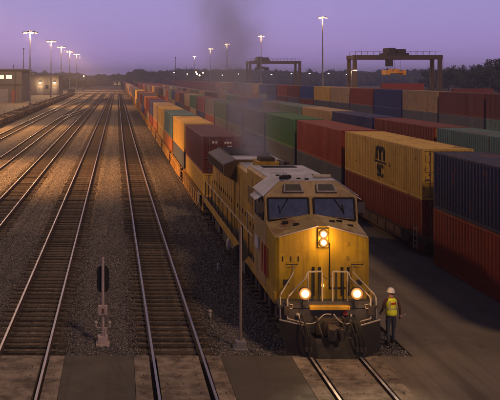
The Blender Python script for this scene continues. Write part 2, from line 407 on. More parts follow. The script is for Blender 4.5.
# loose ballast stones (nobody could count them)
def stones():
    import numpy as np
    rng = np.random.default_rng(3)
    base = np.array([(1,0,0),(-1,0,0),(0,1,0),(0,-1,0),(0,0,1),(0,0,-1)], float)
    F = np.array([(0,2,4),(2,1,4),(1,3,4),(3,0,4),(2,0,5),(1,2,5),(3,1,5),(0,3,5)])
    def field(n, x0, x1, y0, y1, p, s0, s1):
        y = y0 + (y1-y0)*(rng.random(n)**p if p < 1.5 else 1-np.sqrt(rng.random(n))); x = x0 + (x1-x0)*rng.random(n); return x, y, rng.uniform(s0, s1, n)
    parts = [field(95000, -8.5, 8.9, CY, 42, 1.2, .018, .036), field(75000, -14, 8.7, 33, 150, 1.9, .024, .048)]
    x = np.concatenate([p[0] for p in parts]); y = np.concatenate([p[1] for p in parts]); s = np.concatenate([p[2] for p in parts])
    z = np.full(len(x), -.02) + rng.normal(0, .008, len(x))
    keep = np.ones(len(x), bool)
    for k, wgt in (('A',.7),('B',.7),('L',.6),('C',.7)):
        cx = np.array([tx(k, yy) for yy in y]); d = np.abs(x-cx)
        inside = d < 1.3
        keep &= ~(inside & (rng.random(len(x)) > np.where(d > 1.0, .9, wgt))); keep &= ~(np.abs(d-.7525) < .09)
        z = np.where(inside & (d < 1.02+.25*rng.random(len(x))), z-.052, z+np.where(inside, .02, 0))
    z = z + np.where((y < CY+.5) & (x > -1.0), .035, 0)
    z = z + np.clip((x-8.0)/.9, 0, 1)*.12
    x, y, z, s = x[keep], y[keep], z[keep], s[keep]; n = len(x)
    jit = rng.uniform(.6, 1.35, (n, 6, 1)) ; V = base[None]*jit
    a = rng.uniform(0, 6.28, n); b = rng.uniform(-.7, .7, n)
    ca, sa, cb, sb = np.cos(a), np.sin(a), np.cos(b), np.sin(b)
    X = V[...,0]*ca[:,None]-V[...,1]*sa[:,None]; Y = V[...,0]*sa[:,None]+V[...,1]*ca[:,None]; Z = V[...,2]*.7
    Y2 = Y*cb[:,None]-Z*sb[:,None]; Z2 = Y*sb[:,None]+Z*cb[:,None]
    P = np.stack([X*s[:,None]+x[:,None], Y2*s[:,None]+y[:,None], Z2*s[:,None]+z[:,None]], -1).reshape(-1, 3)
    FF = (F[None]+(np.arange(n)*6)[:,None,None]).reshape(-1)
    me = bpy.data.meshes.new('ballast_stones'); me.vertices.add(n*6); me.vertices.foreach_set('co', P.ravel())
    me.loops.add(len(FF)); me.loops.foreach_set('vertex_index', FF.astype('i4'))
    me.polygons.add(n*8); me.polygons.foreach_set('loop_start', np.arange(0, n*24, 3, dtype='i4'))
    me.update(calc_edges=True)
    at = me.attributes.new('shade', 'FLOAT', 'POINT'); at.data.foreach_set('value', np.repeat(rng.random(n)**2.0, 6).astype('f4'))
    me.materials.append(M['stone']); link('loose_ballast', me, kind='stuff', label='loose grey brown ballast stones between and beside the tracks', category='gravel')
stones()

# ------------------------------------------------------------------ level crossing
def strip(x0, x1): slab('crossing_asphalt', x0, x1, 6, CY, -.3, .145, M['asphalt_dark'])
xs = [-2.93, 1.8, 6.58]
def edge(cx, s): return cx + s*1.33
strip(edge(-7.5,1), edge(-2.93,-1)); strip(edge(-2.93,1), edge(1.8,-1)); strip(edge(1.8,1), edge(6.58,-1)); slab('crossing_asphalt', edge(6.58,1), 60, 6, CY, -.3, .125, M['asphalt'])
strip(-30, edge(-7.5,-1))
pn = {-2.93: 'left track', 1.8: 'middle track', 6.58: 'track under the locomotive', -7.5: 'far left track'}
ROWN = ['farthest', 'second farthest', 'third', 'fourth', 'nearest']
for cx in (-2.93, 1.8, 6.58, -7.5):
    for j in range(5):
        y1 = CY - j*1.86 - .01; y0 = y1 - 1.84
        for a, b_, w in ((-.64, .64, 'between the rails'), (-1.32, -.86, 'left of the rails'), (.86, 1.32, 'right of the rails')):
            m_ = MB().box(cx+a, cx+b_, y0, y1, -.05, .15)
            t = m_.build('crossing_panel', M['panel'], bevel=.012)
            tag(t, f'concrete crossing panel {w} of the {pn[cx]}, {ROWN[j]} row', 'crossing panel', 'concrete panels of the level crossing')
            bb = MB()
            for bx in ((a+.2, (a+b_)/2, b_-.2) if b_-a > 1 else ((a+b_)/2,)):
                for by in (.3, .92, 1.54):
                    if random.random() < .3: continue
                    bb.tube([(cx+bx+random.uniform(-.02,.02), y0+by, .151), (cx+bx, y0+by, .156)], random.uniform(.018,.032), 8)
            if bb.v: bb.build('bolts', M['black'], t)

# ------------------------------------------------------------------ shipping containers
CL, CW, CH = 12.19, 2.44, 2.59
def corr(x, y0, y1, z0, z1, sgn, per=.28, dep=.04, axis='x'):
    n = max(2, int((y1-y0)/per)); p = (y1-y0)/n; prof = []
    for i in range(n):
        a = y0+i*p; prof += [(a,0),(a+p*.25,0),(a+p*.5,1),(a+p*.75,1)]
    prof.append((y1,0)); b = MB(); vs = []; fs = []
    for (t, q) in prof:
        o = x - sgn*dep*q
        for z in (z0, z1): vs.append((o, t, z) if axis == 'x' else (t, o, z))
    for i in range(len(prof)-1): fs.append((2*i, 2*i+2, 2*i+3, 2*i+1))
    b.add(vs, fs); return b
def roofm(y0, y1, w, z):
    n = 44; p = (y1-y0)/n; b = MB(); prof = []
    for i in range(n): a = y0+i*p; prof += [(a,0),(a+p*.3,0),(a+p*.45,-.02),(a+p*.85,-.02)]
    prof.append((y1,0)); vs = []; fs = []
    for (t, q) in prof: vs += [(-w, t, z+q), (w, t, z+q)]
    for i in range(len(prof)-1): fs.append((2*i, 2*i+1, 2*i+3, 2*i+2))
    return b.add(vs, fs)
hw = CW/2
def frame_mb():
    b = MB()
    for x in (-hw, hw):
        s = 1 if x > 0 else -1
        xa, xb = (x-.12*s, x); xa, xb = min(xa,xb), max(xa,xb)
        for y in (0, CL-.14): b.box(xa, xb, y, y+.14, .12, CH-.12)
        xr = (min(x-.07*s, x-.003*s), max(x-.07*s, x-.003*s))
        b.box(*xr, .14, CL-.14, 0.01, .15); b.box(*xr, .14, CL-.14, CH-.09, CH-.005)
        for y in (-.004, CL-.176):
            for z in (0, CH-.115):
                xc = (x-.16*s, x+.004*s); b.box(min(xc), max(xc), y, y+.18, z, z+.12)
    for y in (.01, CL-.11): b.box(-hw+.16, hw-.16, y, y+.1, .01, .16); b.box(-hw+.16, hw-.16, y, y+.1, CH-.12, CH-.006)
    return b
MESH = {'frame': frame_mb().mesh('frame', CM['tan']),
        'side_l': corr(-hw+.015, .14, CL-.14, .15, CH-.09, -1).mesh('side_wall', CM['tan']),
        'side_r': corr(hw-.015, .14, CL-.14, .15, CH-.09, 1).mesh('side_wall', CM['tan']),
        'roof': roofm(.14, CL-.14, hw-.07, CH-.012).mesh('roof', CM['tan']),
        'floor': MB().box(-hw+.1, hw-.1, .12, CL-.12, .05, .12).mesh('floor', M['steel']),
        'end': corr(CL-.03, -hw+.12, hw-.12, .16, CH-.12, 1, axis='y').mesh('end_wall', CM['tan'])}
def door_mb(s):
    a, b_ = (.01, hw-.13) if s > 0 else (-hw+.13, -.01)
    b = MB().box(a, b_, .03, .07, .17, CH-.13)
    for k in range(4):
        z = .32+k*.54; b.box(a+.05, b_-.05, .012, .03, z, z+.36)
    return b
def rods_mb(s):
    b = MB()
    for x in (.3, .82):
        x *= s; b.tube([(x, -.012, .1), (x, -.012, CH-.08)], .018, 6)
        for z in (.2, 1.3, CH-.25): b.box(x-.05, x+.05, -.014, .03, z-.03, z+.03)
        b.bar((x, -.03, 1.05), (x+.22*s, -.03, 1.05), .03)
    return b
for s, n in ((1,'r'),(-1,'l')):
    MESH['door_'+n] = door_mb(s).mesh('door', CM['tan'], .006); MESH['rods_'+n] = rods_mb(s).mesh('lock_rod', M['lock'])
# full one-mesh version for distant copies
def simple_mb():
    b = MB()
    for k in ('frame','side_l','side_r','roof','end'):
        me = MESH[k]; b.add([tuple(v.co) for v in me.vertices], [tuple(p.vertices) for p in me.polygons])
    b.box(-hw+.13, hw-.13, .03, .07, .17, CH-.13)
    return b
def crude_mb():
    b = MB().box(-hw, hw, 0, CL, 0, CH)
    return b
MESH['simple'] = simple_mb().mesh('container', CM['tan']); MESH['crude'] = crude_mb().mesh('container', CM['tan'])
def setmat(o, m):
    o.material_slots[0].link = 'OBJECT'; o.material_slots[0].material = m
def container(x, y, z, color, label, group, h=CH, detail=2, flip=False, doorcol=None, length=CL):
    """near end at y, base at z"""
    m = CM[color]
    if detail == 2:
        t = empty('shipping_container', (x, y, z), label, 'container', group)
        for k, nm in (('frame','frame'),('side_l','side_wall'),('side_r','side_wall'),('roof','roof'),('end','end_wall'),('floor','floor')):
            o = link(nm, MESH[k], t)
            if k != 'floor': setmat(o, m)
        for k in ('l','r'):
            o = link('door', MESH['door_'+k], t); setmat(o, CM[doorcol] if doorcol else m); link('lock_rod', MESH['rods_'+k], o)
    else:
        t = link('shipping_container', MESH['simple' if detail == 1 else 'crude']); setmat(t, m); tag(t, label, 'container', group); t.location = (x, y, z)
    t.scale = (1, length/CL, h/CH)
    if flip: t.rotation_euler = (0,0,math.pi); t.location = (x, y+length, z)
    return t

def wheelset_mb(r=.46, g=.7525):
    b = MB()
    for s in (-1, 1):
        b.tube([(s*g-.065, 0, 0), (s*g+.065, 0, 0)], r, 20); b.tube([(s*(g-.08)-.012, 0, 0), (s*(g-.08)+.012, 0, 0)], r+.025, 20)
    b.tube([(-1.0,0,0),(1.0,0,0)], .08, 8); return b
WS = wheelset_mb().mesh('wheelset', M['truck'])
def sideframe_mb():
    b = MB()
    for s in (-1, 1):
        x = s*.98
        b.prism([(-1.05,.52),(-1.0,.68),(-.5,.82),(.5,.82),(1.0,.68),(1.05,.52),(.85,.42),(.45,.60),(.35,.28),(-.35,.28),(-.45,.60),(-.85,.42)], 'x', x-.07, x+.07)
        b.box(x-.1, x+.1, -.3, .3, .34, .58)
    b.box(-.9, .9, -.2, .2, .45, .7); return b
SF = sideframe_mb().mesh('truck_frame', M['truck'])
def well_body_mb(L, sill_top, zlo):
    b = MB()
    for s in (-1, 1):
        x = s*1.44; b.prism([(1.0, sill_top-.1),(1.6, zlo),(L-1.6, zlo),(L-1.0, sill_top-.1),(L-.7, sill_top),(.7, sill_top)], 'x', x-.05, x+.05)
        b.box(x-.11, x+.11, .7, L-.7, sill_top-.04, sill_top)
        b.box(x-.09, x+.09, 1.6, L-1.6, zlo-.02, zlo+.06)
        k = 2.0
        while k < L-1.8: b.box(x-.085, x+.085, k, k+.07, zlo, sill_top); k += 1.25
    b.box(-1.3, 1.3, .1, .75, sill_top-.35, sill_top-.05); b.box(-1.3, 1.3, L-.75, L-.1, sill_top-.35, sill_top-.05)
    b.box(-1.25, 1.25, .75, L-.75, .17+.0, .21)
    b.box(-.2, .2, -.25, .3, .72, .95)
    return b
WB = {}
def well_car(x, y, L, mat, label, group, sill=1.28, zlo=.42, detail=2, z=0.0):
    key = (L, mat, sill, zlo)
    if key not in WB: WB[key] = well_body_mb(L, sill, zlo).mesh('car_body', M[mat])
    if detail == 2:
        t = empty('well_car', (x, y, z), label, 'railway car', group); link('car_body', WB[key], t)
        ladder = MB()
        for k in range(4): ladder.bar((-1.52,.25,.5+.28*k),(-1.52,.65,.5+.28*k),.025)
        ladder.bar((-1.52,.25,.4),(-1.52,.25,1.55),.03); ladder.bar((-1.52,.65,.4),(-1.52,.65,1.55),.03); ladder.build('ladder', M['rail_white'], t)
        for yy in (.1,):
            tr = link('truck', SF, t); tr.location = (0, yy, .13)
            for d in (-.86, .86): w = link('wheelset', WS, tr); w.location = (0, d, .5)
    else:
        t = link('well_car', WB[key]); tag(t, label, 'railway car', group); t.location = (x, y, z)
    return t
A_ = {'rust brown','dark maroon','brick red','orange','mustard yellow','tan','navy blue','dark blue','slate grey','teal grey','dark green','bottle green','pale grey'}
def lod(y): return 2 if y < 125 else (1 if y < 260 else 0)
# --- train behind the locomotive
rg = random.Random(11)
up = ['dark maroon','mustard yellow','teal grey','mustard yellow','tan','navy blue','rust brown','orange','slate grey','brick red','tan','rust brown']
lo = ['mustard yellow','slate grey','orange','mustard yellow','orange','rust brown','tan','rust brown','dark blue','tan','orange','dark maroon']
PALL = ['rust brown','brick red','orange','tan','slate grey','dark blue','dark maroon','mustard yellow','teal grey','pale grey']
X0 = 6.58
for i in range(37):
    y = 48.0 + 13.9*i
    u = up[i] if i < len(up) else rg.choice(PALL); l = lo[i] if i < len(lo) else rg.choice(PALL)
    n = ordinal(i+1); d = lod(y)
    container(X0, y, .22, l, f'{l} container at the bottom of the {n} stack behind the locomotive', 'containers of the train behind the locomotive', 2.34, d, flip=i % 3 == 1)
    t = container(X0, y, 2.57, u, f'{u} container on top of the {n} stack behind the locomotive', 'containers of the train behind the locomotive', 2.34, d, flip=(i % 3 == 2))
    if i == 0: first_top = t
    well_car(X0, y-.85, 13.9, 'well_yellow', f'yellow-sided well car under the {n} stack behind the locomotive', 'well cars behind the locomotive', detail=2 if y < 120 else 0)
# --- row beside the road
X1 = 14.4 + 1.22
container(X1, 22.5, .115, 'brick red', 'brick red ribbed container under the navy container nearest the camera', 'containers in the row beside the road', 2.56, 2, flip=True)
container(X1, 22.5, 2.68, 'navy slate', 'navy ribbed container with grey dusty roof at the right edge of the photo', 'containers in the row beside the road', 2.56, 2, flip=True)
r1u = ['mustard yellow','brick red','dark green','slate grey','dark blue','bottle green','slate grey','rust brown','dark green','tan','dark maroon','orange','dark blue']
r1l = ['rust brown','slate grey','slate grey','dark blue','slate grey','slate grey','rust brown','navy blue','tan','rust brown']
for i in range(31):
    y = 36.0 + 13.0*i; d = lod(y); n = ordinal(i+2)
    u = r1u[i] if i < len(r1u) else rg.choice(PALL); l = r1l[i] if i < len(r1l) else rg.choice(PALL)
    if i == 0:
        container(X1, y, .40, l, 'rust brown container under the mustard container with black lettering', 'containers in the row beside the road', 2.41, 2)
        LET = container(X1, y, 2.82, u, 'mustard yellow container with large black lettering on its long side', 'containers in the row beside the road', 2.41, 2)
    else:
        container(X1, y, .40, l, f'{l} lower container of the {n} stack along the road', 'containers in the row beside the road', 2.41, d, flip=i % 2 == 1)
        container(X1, y, 2.82, u, f'{u} upper container of the {n} stack along the road', 'containers in the row beside the road', 2.41, d, flip=i % 2 == 1)
    well_car(X1, y-.4, 13.0, 'well_dark', f'brown low-sided well car under the {n} stack along the road', 'well cars beside the road', sill=1.02, zlo=.5, detail=2 if y < 110 else 0, z=.11)
# --- second row
X2 = 21.9 + 1.22
r2u = ['teal grey','rust brown','navy blue','tan','teal grey','slate grey','dark blue','rust brown','dark green','tan']
for i in range(27):
    y = 40.0 + 12.75*i; d = lod(y); n = ordinal(i+1); u = r2u[i] if i < len(r2u) else rg.choice(PALL); l = rg.choice(PALL)
    container(X2, y, .115, l, f'{l} lower container of the {n} stack in the second row from the road', 'containers in the second row', 2.54, d)
    container(X2, y, 2.66, u, f'{u} upper container of the {n} stack in the second row from the road', 'containers in the second row', 2.54, d, doorcol='orange' if i == 1 else None)
# --- third row (high cubes on flat cars)
X3 = 42 + 1.22
r3u = ['dark maroon','dark maroon','tan','navy blue','brick red','tan','mustard yellow','dark blue','rust brown','brick red','navy blue']
r3l = ['teal grey','slate grey','slate grey','navy blue','slate grey','slate grey','slate grey','rust brown','slate grey','dark maroon']
FLAT = MB().box(-1.35,1.35,0,12.5,.75,1.0).box(-.3,.3,0,12.5,.45,.75)
for s_ in (-1,1):
    for yy in (1.4, 3.1, 9.4, 11.1): FLAT.tube([(s_*.75-.07,yy,.5),(s_*.75+.07,yy,.5)], .46, 12)
FLATM = FLAT.mesh('flat_car', M['well_dark'])
for i in range(20):
    y = 74.6 + 12.7*i; n = ordinal(i+1); u = r3u[i] if i < len(r3u) else rg.choice(PALL); l = r3l[i] if i < len(r3l) else rg.choice(PALL)
    fc = link('flat_car', FLATM); fc.location = (X3, y-.15, 0.11); tag(fc, f'flat car under the {n} stack in the row before the cranes', 'railway car', 'flat cars in the third row')
    container(X3, y, 1.12, l, f'{l} lower container of the {n} stack in the row before the cranes', 'containers in the third row', 2.84, 1 if y < 200 else 0)
    container(X3, y, 3.97, u, f'{u} upper container of the {n} stack in the row before the cranes', 'containers in the third row', 2.84, 1 if y < 200 else 0)
# few containers standing between the crane legs
for i, (x, y, z, c) in enumerate(((98, 240, 4.4, 'brick red'), (98, 240, 7.0-5.2, 'rust brown'), (85, 227, 4.4, 'brick red'), (85, 227, 1.8, 'tan'), (72, 262, 3.4, 'rust brown'), (66, 300, 3.6, 'dark maroon'), (96, 236, 2.6, 'slate grey'), (110, 236, 2.6, 'rust brown'))):
    if i in (0,1,4,5): continue
    z = {0: 5.3, 1: 2.7, 2: 4.71, 3: 2.41, 4: 5.3, 5: 5.3}.get(i, 2.7); HH = 2.3 if i in (2,3) else 2.59
    t = container(x, y, z, c, ['brick red container on top of the stack behind the right legs of the right crane', 'rust brown container in the middle of the stack behind the right crane legs', 'low brick red container topmost under the right crane spreader', 'tan container in the middle of the stack under the crane', 'rust brown container topmost of a stack far behind the right crane', 'dark maroon container topmost of a stack left of the right crane', 'slate grey container on a stack just right of the right crane', 'rust brown container on a stack farther right of the right crane'][i], 'containers around the gantry cranes', HH, 1)
    t.rotation_euler = (0,0,R(90)); t.location.x += 6
    if i in (1,3,4,5,6,7):
        q = .11
        while q < z - 1:
            hh = HH; c2 = rg.choice(PALL)
            t2 = container(x, y, q, c2, f'{c2} container {"at the bottom" if q < 1 else "in the middle"} of the crane-side stack holding the {["","middle rust brown","","middle tan","far rust brown","far dark maroon","slate grey","right-hand rust brown"][i]} one', 'containers around the gantry cranes', hh, 1); t2.rotation_euler = (0,0,R(90)); t2.location.x += 6
            q += HH+.01
# the rest of the far rows, past the countable ones
b = MB()
for i in range(32): b.box(X0-1.22, X0+1.22, 48+13.9*(37+i), 60.2+13.9*(37+i), .3, 4.9)
for i in range(36): b.box(X1-1.22, X1+1.22, 439+13*i, 451.2+13*i, .3, 5.2)
for i in range(30): b.box(X2-1.22, X2+1.22, 384+12.75*i, 396.2+12.75*i, .1, 5.2)
for i in range(40): b.box(X3-1.22, X3+1.22, 329+12.7*i, 341.2+12.7*i, .3, 6.8)
o = b.build('distant_containers', CM['rust brown']); o['kind'] = 'stuff'; tag(o, 'faint far ends of the container rows near the horizon', 'containers')

# markings on the lettered container (its own lettering) and stencils
def text_mesh(body, size, m, name, parent, loc, rot, bold=.03, sx=1, thick=.006):
    cu = bpy.data.curves.new('t', 'FONT'); cu.body = body; cu.size = size; cu.offset = bold; cu.extrude = thick; cu.align_x = 'CENTER'; cu.align_y = 'BOTTOM_BASELINE'
    o = bpy.data.objects.new('t', cu); COL.objects.link(o)
    dg = bpy.context.evaluated_depsgraph_get(); me = bpy.data.meshes.new_from_object(o.evaluated_get(dg)); bpy.data.objects.remove(o)
    me.materials.clear(); me.materials.append(m)
    q = link(name, me, parent); q.location = loc; q.rotation_euler = rot; q.scale = (sx, 1, 1); return q
# rows are measured in the container's own unscaled metres
fx = -hw-.012; RT = (R(90), 0, R(-90))
yc = 5.75
text_mesh('SC', .98, M['text_black'], 'lettering', LET, (fx, yc, .42), RT, .035, .86)
mk = MB()                                       # arched m over a bar
def arch(yl, yr, zb, zt, th, left=True):
    n = 8; outp = []; cz = zt-(yl-yr)/2
    for k in range(n+1):
        a = math.pi*k/n; outp.append(((yl+yr)/2+math.cos(a)*(yl-yr)/2, cz+math.sin(a)*(yl-yr)/2))
    r2 = (yl-yr)/2-th; inn = [((yl+yr)/2+math.cos(math.pi*k/n)*r2, cz+math.sin(math.pi*k/n)*r2) for k in range(n, -1, -1)]
    for k in range(n): mk.prism([outp[k], outp[k+1], inn[n-k-1], inn[n-k]], 'x', fx-.006, fx+.006)
    if left: mk.box(fx-.006, fx+.006, yl-th, yl, zb, cz)
    mk.box(fx-.006, fx+.006, yr, yr+th, zb, cz)
arch(yc+.72, yc-.12, 1.38, 2.20, .24); arch(yc+.12, yc-.72, 1.38, 2.20, .24, False)
mk.box(fx-.006, fx+.006, yc-.86, yc+.86, 1.20, 1.31)
mk.build('lettering', M['text_black'], LET)
def stencil(parent, pts, m=None):
    b = MB()
    for (x0, x1, y0, y1, z0, z1) in pts: b.box(x0, x1, y0, y1, z0, z1)
    b.build('stencil_mark', m or M['text_white'], parent)
stencil(first_top, [(-.62+.2*k, -.50+.2*k, -.004, .011, 2.1, 2.24) for k in range(2)] + [(.15+.16*k, .26+.16*k, -.004, .011, 2.08, 2.22) for k in range(3)] + [(.35+.1*k, .42+.1*k, -.004, .011, 1.86-.0, 1.93) for k in range(3)])

# ------------------------------------------------------------------ locomotive
def locomotive(label, group):
    L = empty('locomotive', (0,0,0), label, 'locomotive', group)
    Y, YS, G, K = M['yellow'], M['yellow_side'], M['grey_roof'], M['black']
    # plow: angled blade
    b = MB()
    q_ = [(-1.44,-1.57,.26,1.08,.0),(-.80,-.86,.13,1.0,-.30),(-.55,-.58,.12,.66,-.40),(.55,.58,.12,.66,-.40),(.80,.86,.13,1.0,-.30),(1.44,1.57,.26,1.08,.0)]; NP = 6; vs = []; fs = []
    for dy in (0, .04):
        for (xb_, xt_, zb_, zt_, yy_) in q_: vs.append((xb_, yy_-.22+dy, zb_))
        for (xb_, xt_, zb_, zt_, yy_) in q_: vs.append((xt_, yy_+.16*(zt_/1.08)+dy, zt_))
    for i in range(NP-1): fs += [(i,i+1,NP+i+1,NP+i), (2*NP+i,3*NP+i,3*NP+i+1,2*NP+i+1), (i,2*NP+i,2*NP+i+1,i+1), (NP+i,NP+i+1,3*NP+i+1,3*NP+i)]
    fs += [(0,NP,3*NP,2*NP),(NP-1,3*NP-1,4*NP-1,2*NP-1)]
    b.add(vs, fs)
    pl = b.build('plow', M['plow'], L)
    for s in (-1,1): MB().bar((s*1.58,.17,1.09),(s*.86,-.14,1.01),.035,.03).build('plow_edge', M['rail_white'], pl)
    # end sheet and deck
    MB().box(-1.5,1.5,.32,.40,.62,1.60).build('end_sheet', M['steel'], L, .01)
    b = MB().box(-1.55,1.55,.28,21.9,1.42,1.5).box(-.6,.6,.4,21.7,.95,1.42); b.build('underframe', M['steel'], L)
    MB().prism([(-.62,1.40),(.62,1.40),(.62,1.52),(-.62,1.52)], 'y', .10, .31).build('anticlimber', YS, L, .02)
    b = MB()
    for s in (-1,1): b.box(min(s*1.5,s*1.57), max(s*1.5,s*1.57), .9, 21.3, 1.36, 1.72)
    b.build('side_sill', YS, L, .01)
    # steps
    for s in (-1, 1):
        for yy in (.5, 21.0):
            b = MB()
            for k in range(4): b.box(min(s*1.12,s*1.54), max(s*1.12,s*1.54), yy-.1+.03*k, yy+.22+.03*k, .42+.3*k, .45+.3*k)
            b.box(min(s*1.1,s*1.125), max(s*1.1,s*1.125), yy-.1, yy+.35, .4, 1.42); b.build('step', M['steel'], L)
    # coupler
    b = MB().box(-.13,.13,-.35,.5,.76,1.0).box(-.22,.22,-.02,.05,.66,1.1)
    b.prism([(-.2,-.35),(-.22,-.62),(-.08,-.7),(-.03,-.55),(.06,-.5),(.1,-.66),(.22,-.62),(.2,-.35)], 'z', .70, 1.04).tube([(.12,-.55,.66),(.12,-.55,1.1)], .035, 8)
    b.build('coupler', M['truck'], L, .012)
    for s in (-1,1):
        MB().box(s*.95-.16,s*.95+.16,.16,.33,.72,1.0).build('valve_box', M['truck'], L, .02)
        MB().tube([(s*.42,.33,1.15),(s*.42,.1,1.15),(s*.42,.05,.8)], .04, 8).build('air_pipe', M['truck'], L)
        MB().box(s*1.32-.1,s*1.32+.1,.2,.33,1.2,1.5).build('jumper_socket', M['truck'], L, .02)
    MB().box(-.42,.42,.1,.33,.62,1.12).build('draft_gear', M['truck'], L, .03)
    # hoses
    def hose(pts, r, m, nm='hose'):
        P = [Vector(p) for p in pts]; q = []
        for i in range(len(P)-1):
            p0 = P[max(i-1,0)]; p1 = P[i]; p2 = P[i+1]; p3 = P[min(i+2,len(P)-1)]
            for k in range(5):
                t = k/5; q.append(.5*((2*p1)+(p2-p0)*t+(2*p0-5*p1+4*p2-p3)*t*t+(3*p1-p0-3*p2+p3)*t**3))
        q.append(P[-1]); MB().tube(q, r, 6).build(nm, m, L, smooth=True)
    for x in (-.98,-.84, .56,.68,.80):
        hose([(x,.3,1.2),(x-.02,-.1,1.14),(x+.01,-.42,.9),(x+.03,-.54,.66),(x+.05,-.57,.46)], .026, M['rubber'])
        MB().tube([(x+.05,-.57,.50),(x+.06,-.59,.36)], .045, 8).build('hose_coupling', M['truck'], L)
    hose([(.34,.3,1.0),(.36,-.1,.95),(.3,-.3,.6),(.16,-.32,.38),(.1,-.3,.3)], .04, M['rubber'])
    hose([(-.34,.3,1.0),(-.38,-.1,.9),(-.25,-.3,.5),(-.12,-.32,.35)], .035, M['truck'])
    hose([(-.95,.25,1.22),(-.86,.18,1.0),(-.5,.12,1.0),(-.2,.1,1.26),(0,.02,1.3)], .018, M['rail_white'], 'uncoupling_lever')
    hose([(.08,.02,1.3),(.25,.08,1.1),(.45,.1,.98),(.62,.12,1.02),(.66,.15,1.26)], .022, M['rail_white'], 'uncoupling_lever')
    MB().tube([(.50,.24,1.28),(.50,.33,1.28)], .075, 12).build('air_valve', M['red'], L)
    MB().tube([(-.96,.24,1.2),(-.96,.33,1.2)], .06, 10).build('air_valve', M['rail_white'], L)
    # nose: crowned top, slight sides taper
    b = MB()
    yf, yb = 1.0, 2.35
    vs = [(-1.52,yf+.10,1.5),(-1.40,yf,1.5),(1.40,yf,1.5),(1.52,yf+.10,1.5),
          (-1.52,yf+.10,3.46),(-1.40,yf,3.50),(-.14,yf-.02,3.84),(.14,yf-.02,3.84),(1.40,yf,3.50),(1.52,yf+.10,3.46),
          (-1.56,yb,3.70),(-.14,yb,3.98),(.14,yb,3.98),(1.56,yb,3.70),(-1.56,yb,1.5),(1.56,yb,1.5)]
    fs = [(0,1,5,4),(1,2,8,7,6,5),(2,3,9,8),(4,5,10),(5,6,11,10),(6,7,12,11),(7,8,13,12),(8,9,13),(0,4,10,14),(3,15,13,9),(14,10,11,12,13,15)]
    b.add(vs, fs); nose = b.build('nose', Y, L, .02)
    b = MB().bar((-1.44,yf-.012,3.48),(-.14,yf-.03,3.845),.035,.03).bar((1.44,yf-.012,3.48),(.14,yf-.03,3.845),.035,.03); b.build('nose_trim', M['rail_white'], nose)
    # nose door outline and seams
    b = MB()
    for x, z0, z1 in ((.22,1.82,3.3),): b.box(x-.022, x+.022, yf-.014, yf+.004, z0, z1)
    b.box(.22, .74, yf-.014, yf+.004, 1.82, 1.87); b.build('door_seam', K, nose)
    for z in (2.05, 2.75, 3.2): MB().box(.76,.84,yf-.03,yf+.004,z,z+.12).build('hinge', M['yellow_side'], nose, .006)
    for x in (-1.28, -1.02, -.78): MB().box(x-.018,x+.018,yf-.012,yf+.004,2.70,2.86).build('vent_slot', K, nose)
    for s in (-1,1): MB().box(s*1.18-.09,s*1.18+.09,yf-.02,yf+.004,1.95,2.12).build('socket_cover', M['truck'], nose, .01)
    MB().box(-1.38,1.38,yf-.006,yf+.004,3.02,3.035).build('weld_seam', M['yellow_side'], nose)
    for x in (-.30,-.10,.62,.82): MB().box(x-.04, x+.04, yf-.03, yf+.004, 1.6, 2.52).build('step_slot', K, nose)
    b = MB()
    for x in (-1.12, .98):
        b.tube([(x-.05,yf,2.62),(x-.05,yf-.09,2.62),(x+.3,yf-.09,2.62),(x+.3,yf,2.62)], .014, 6)
    b.build('grab_iron', K, nose)
    # small fittings on the sloped nose top
    b = MB()
    for x, yy, zz in ((-1.0,1.9,3.80),(-.7,1.6,3.79),(.8,1.9,3.84),(1.1,1.7,3.72),(.5,1.7,3.86)): MB().box(x-.09, x+.09, yy-.05, yy+.05, zz-.06, zz+.03).build('hatch_latch', K, nose, .01)
    MB().box(-.17,.17,yf-.10,yf+.0,3.16,3.77).build('headlight_housing', Y, L, .03)
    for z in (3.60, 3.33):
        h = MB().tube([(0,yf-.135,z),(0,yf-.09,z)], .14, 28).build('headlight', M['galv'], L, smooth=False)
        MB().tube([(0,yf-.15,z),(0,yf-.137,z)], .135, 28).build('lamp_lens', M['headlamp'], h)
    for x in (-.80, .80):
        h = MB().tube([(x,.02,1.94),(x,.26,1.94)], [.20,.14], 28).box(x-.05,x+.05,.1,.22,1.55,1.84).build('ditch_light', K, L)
        MB().tube([(x,-.0,1.94),(x,.019,1.94)], .185, 28).build('lamp_lens', M['headlamp'], h)  # lens made oversize to carry the painted glare
    MB().box(-.03,.03,yf-.05,yf-.002,1.90,1.96).build('marker_light', M['amber'], L)
    # front handrails (cream tubes)
    for s in (-1, 1):
        b = MB()
        b.tube([(s*.96,yf-.04,2.62),(s*.96,yf-.1,2.36),(s*1.46,.42,1.82),(s*1.50,.34,1.72),(s*1.50,.32,1.08)], .024, 8)
        b.tube([(s*.16,.42,1.5),(s*.16,.42,2.5),(s*.18,.40,2.53),(s*.62,.36,2.53),(s*.66,.36,2.48),(s*.70,.36,2.34),(s*1.26,.24,1.80),(s*1.30,.24,1.70),(s*1.30,.24,1.10)], .024, 8)
        b.tube([(s*.62,.38,1.5),(s*.62,.38,2.5)], .02, 8)
        b.tube([(s*1.30,.24,1.10),(s*.95,.2,1.02)], .02, 8)
        b.tube([(s*1.16,.26,1.40),(s*1.30,.22,1.44),(s*1.26,.24,1.56),(s*1.12,.26,1.52),(s*1.16,.26,1.40)], .014, 6)
        b.build('handrail', M['rail_white'], L)
        b = MB()
        for k in range(2): b.box(s*.26-.03+s*.22*k, s*.26+.03+s*.22*k, .37, .40, 1.5, 2.5)
        b.build('gate', K, L)
    b = MB(); q = [(-.16+.32*t/8, .42, 2.42-.12*math.sin(math.pi*t/8)) for t in range(9)]; b.tube(q, .012, 5).build('safety_chain', M['truck'], L)
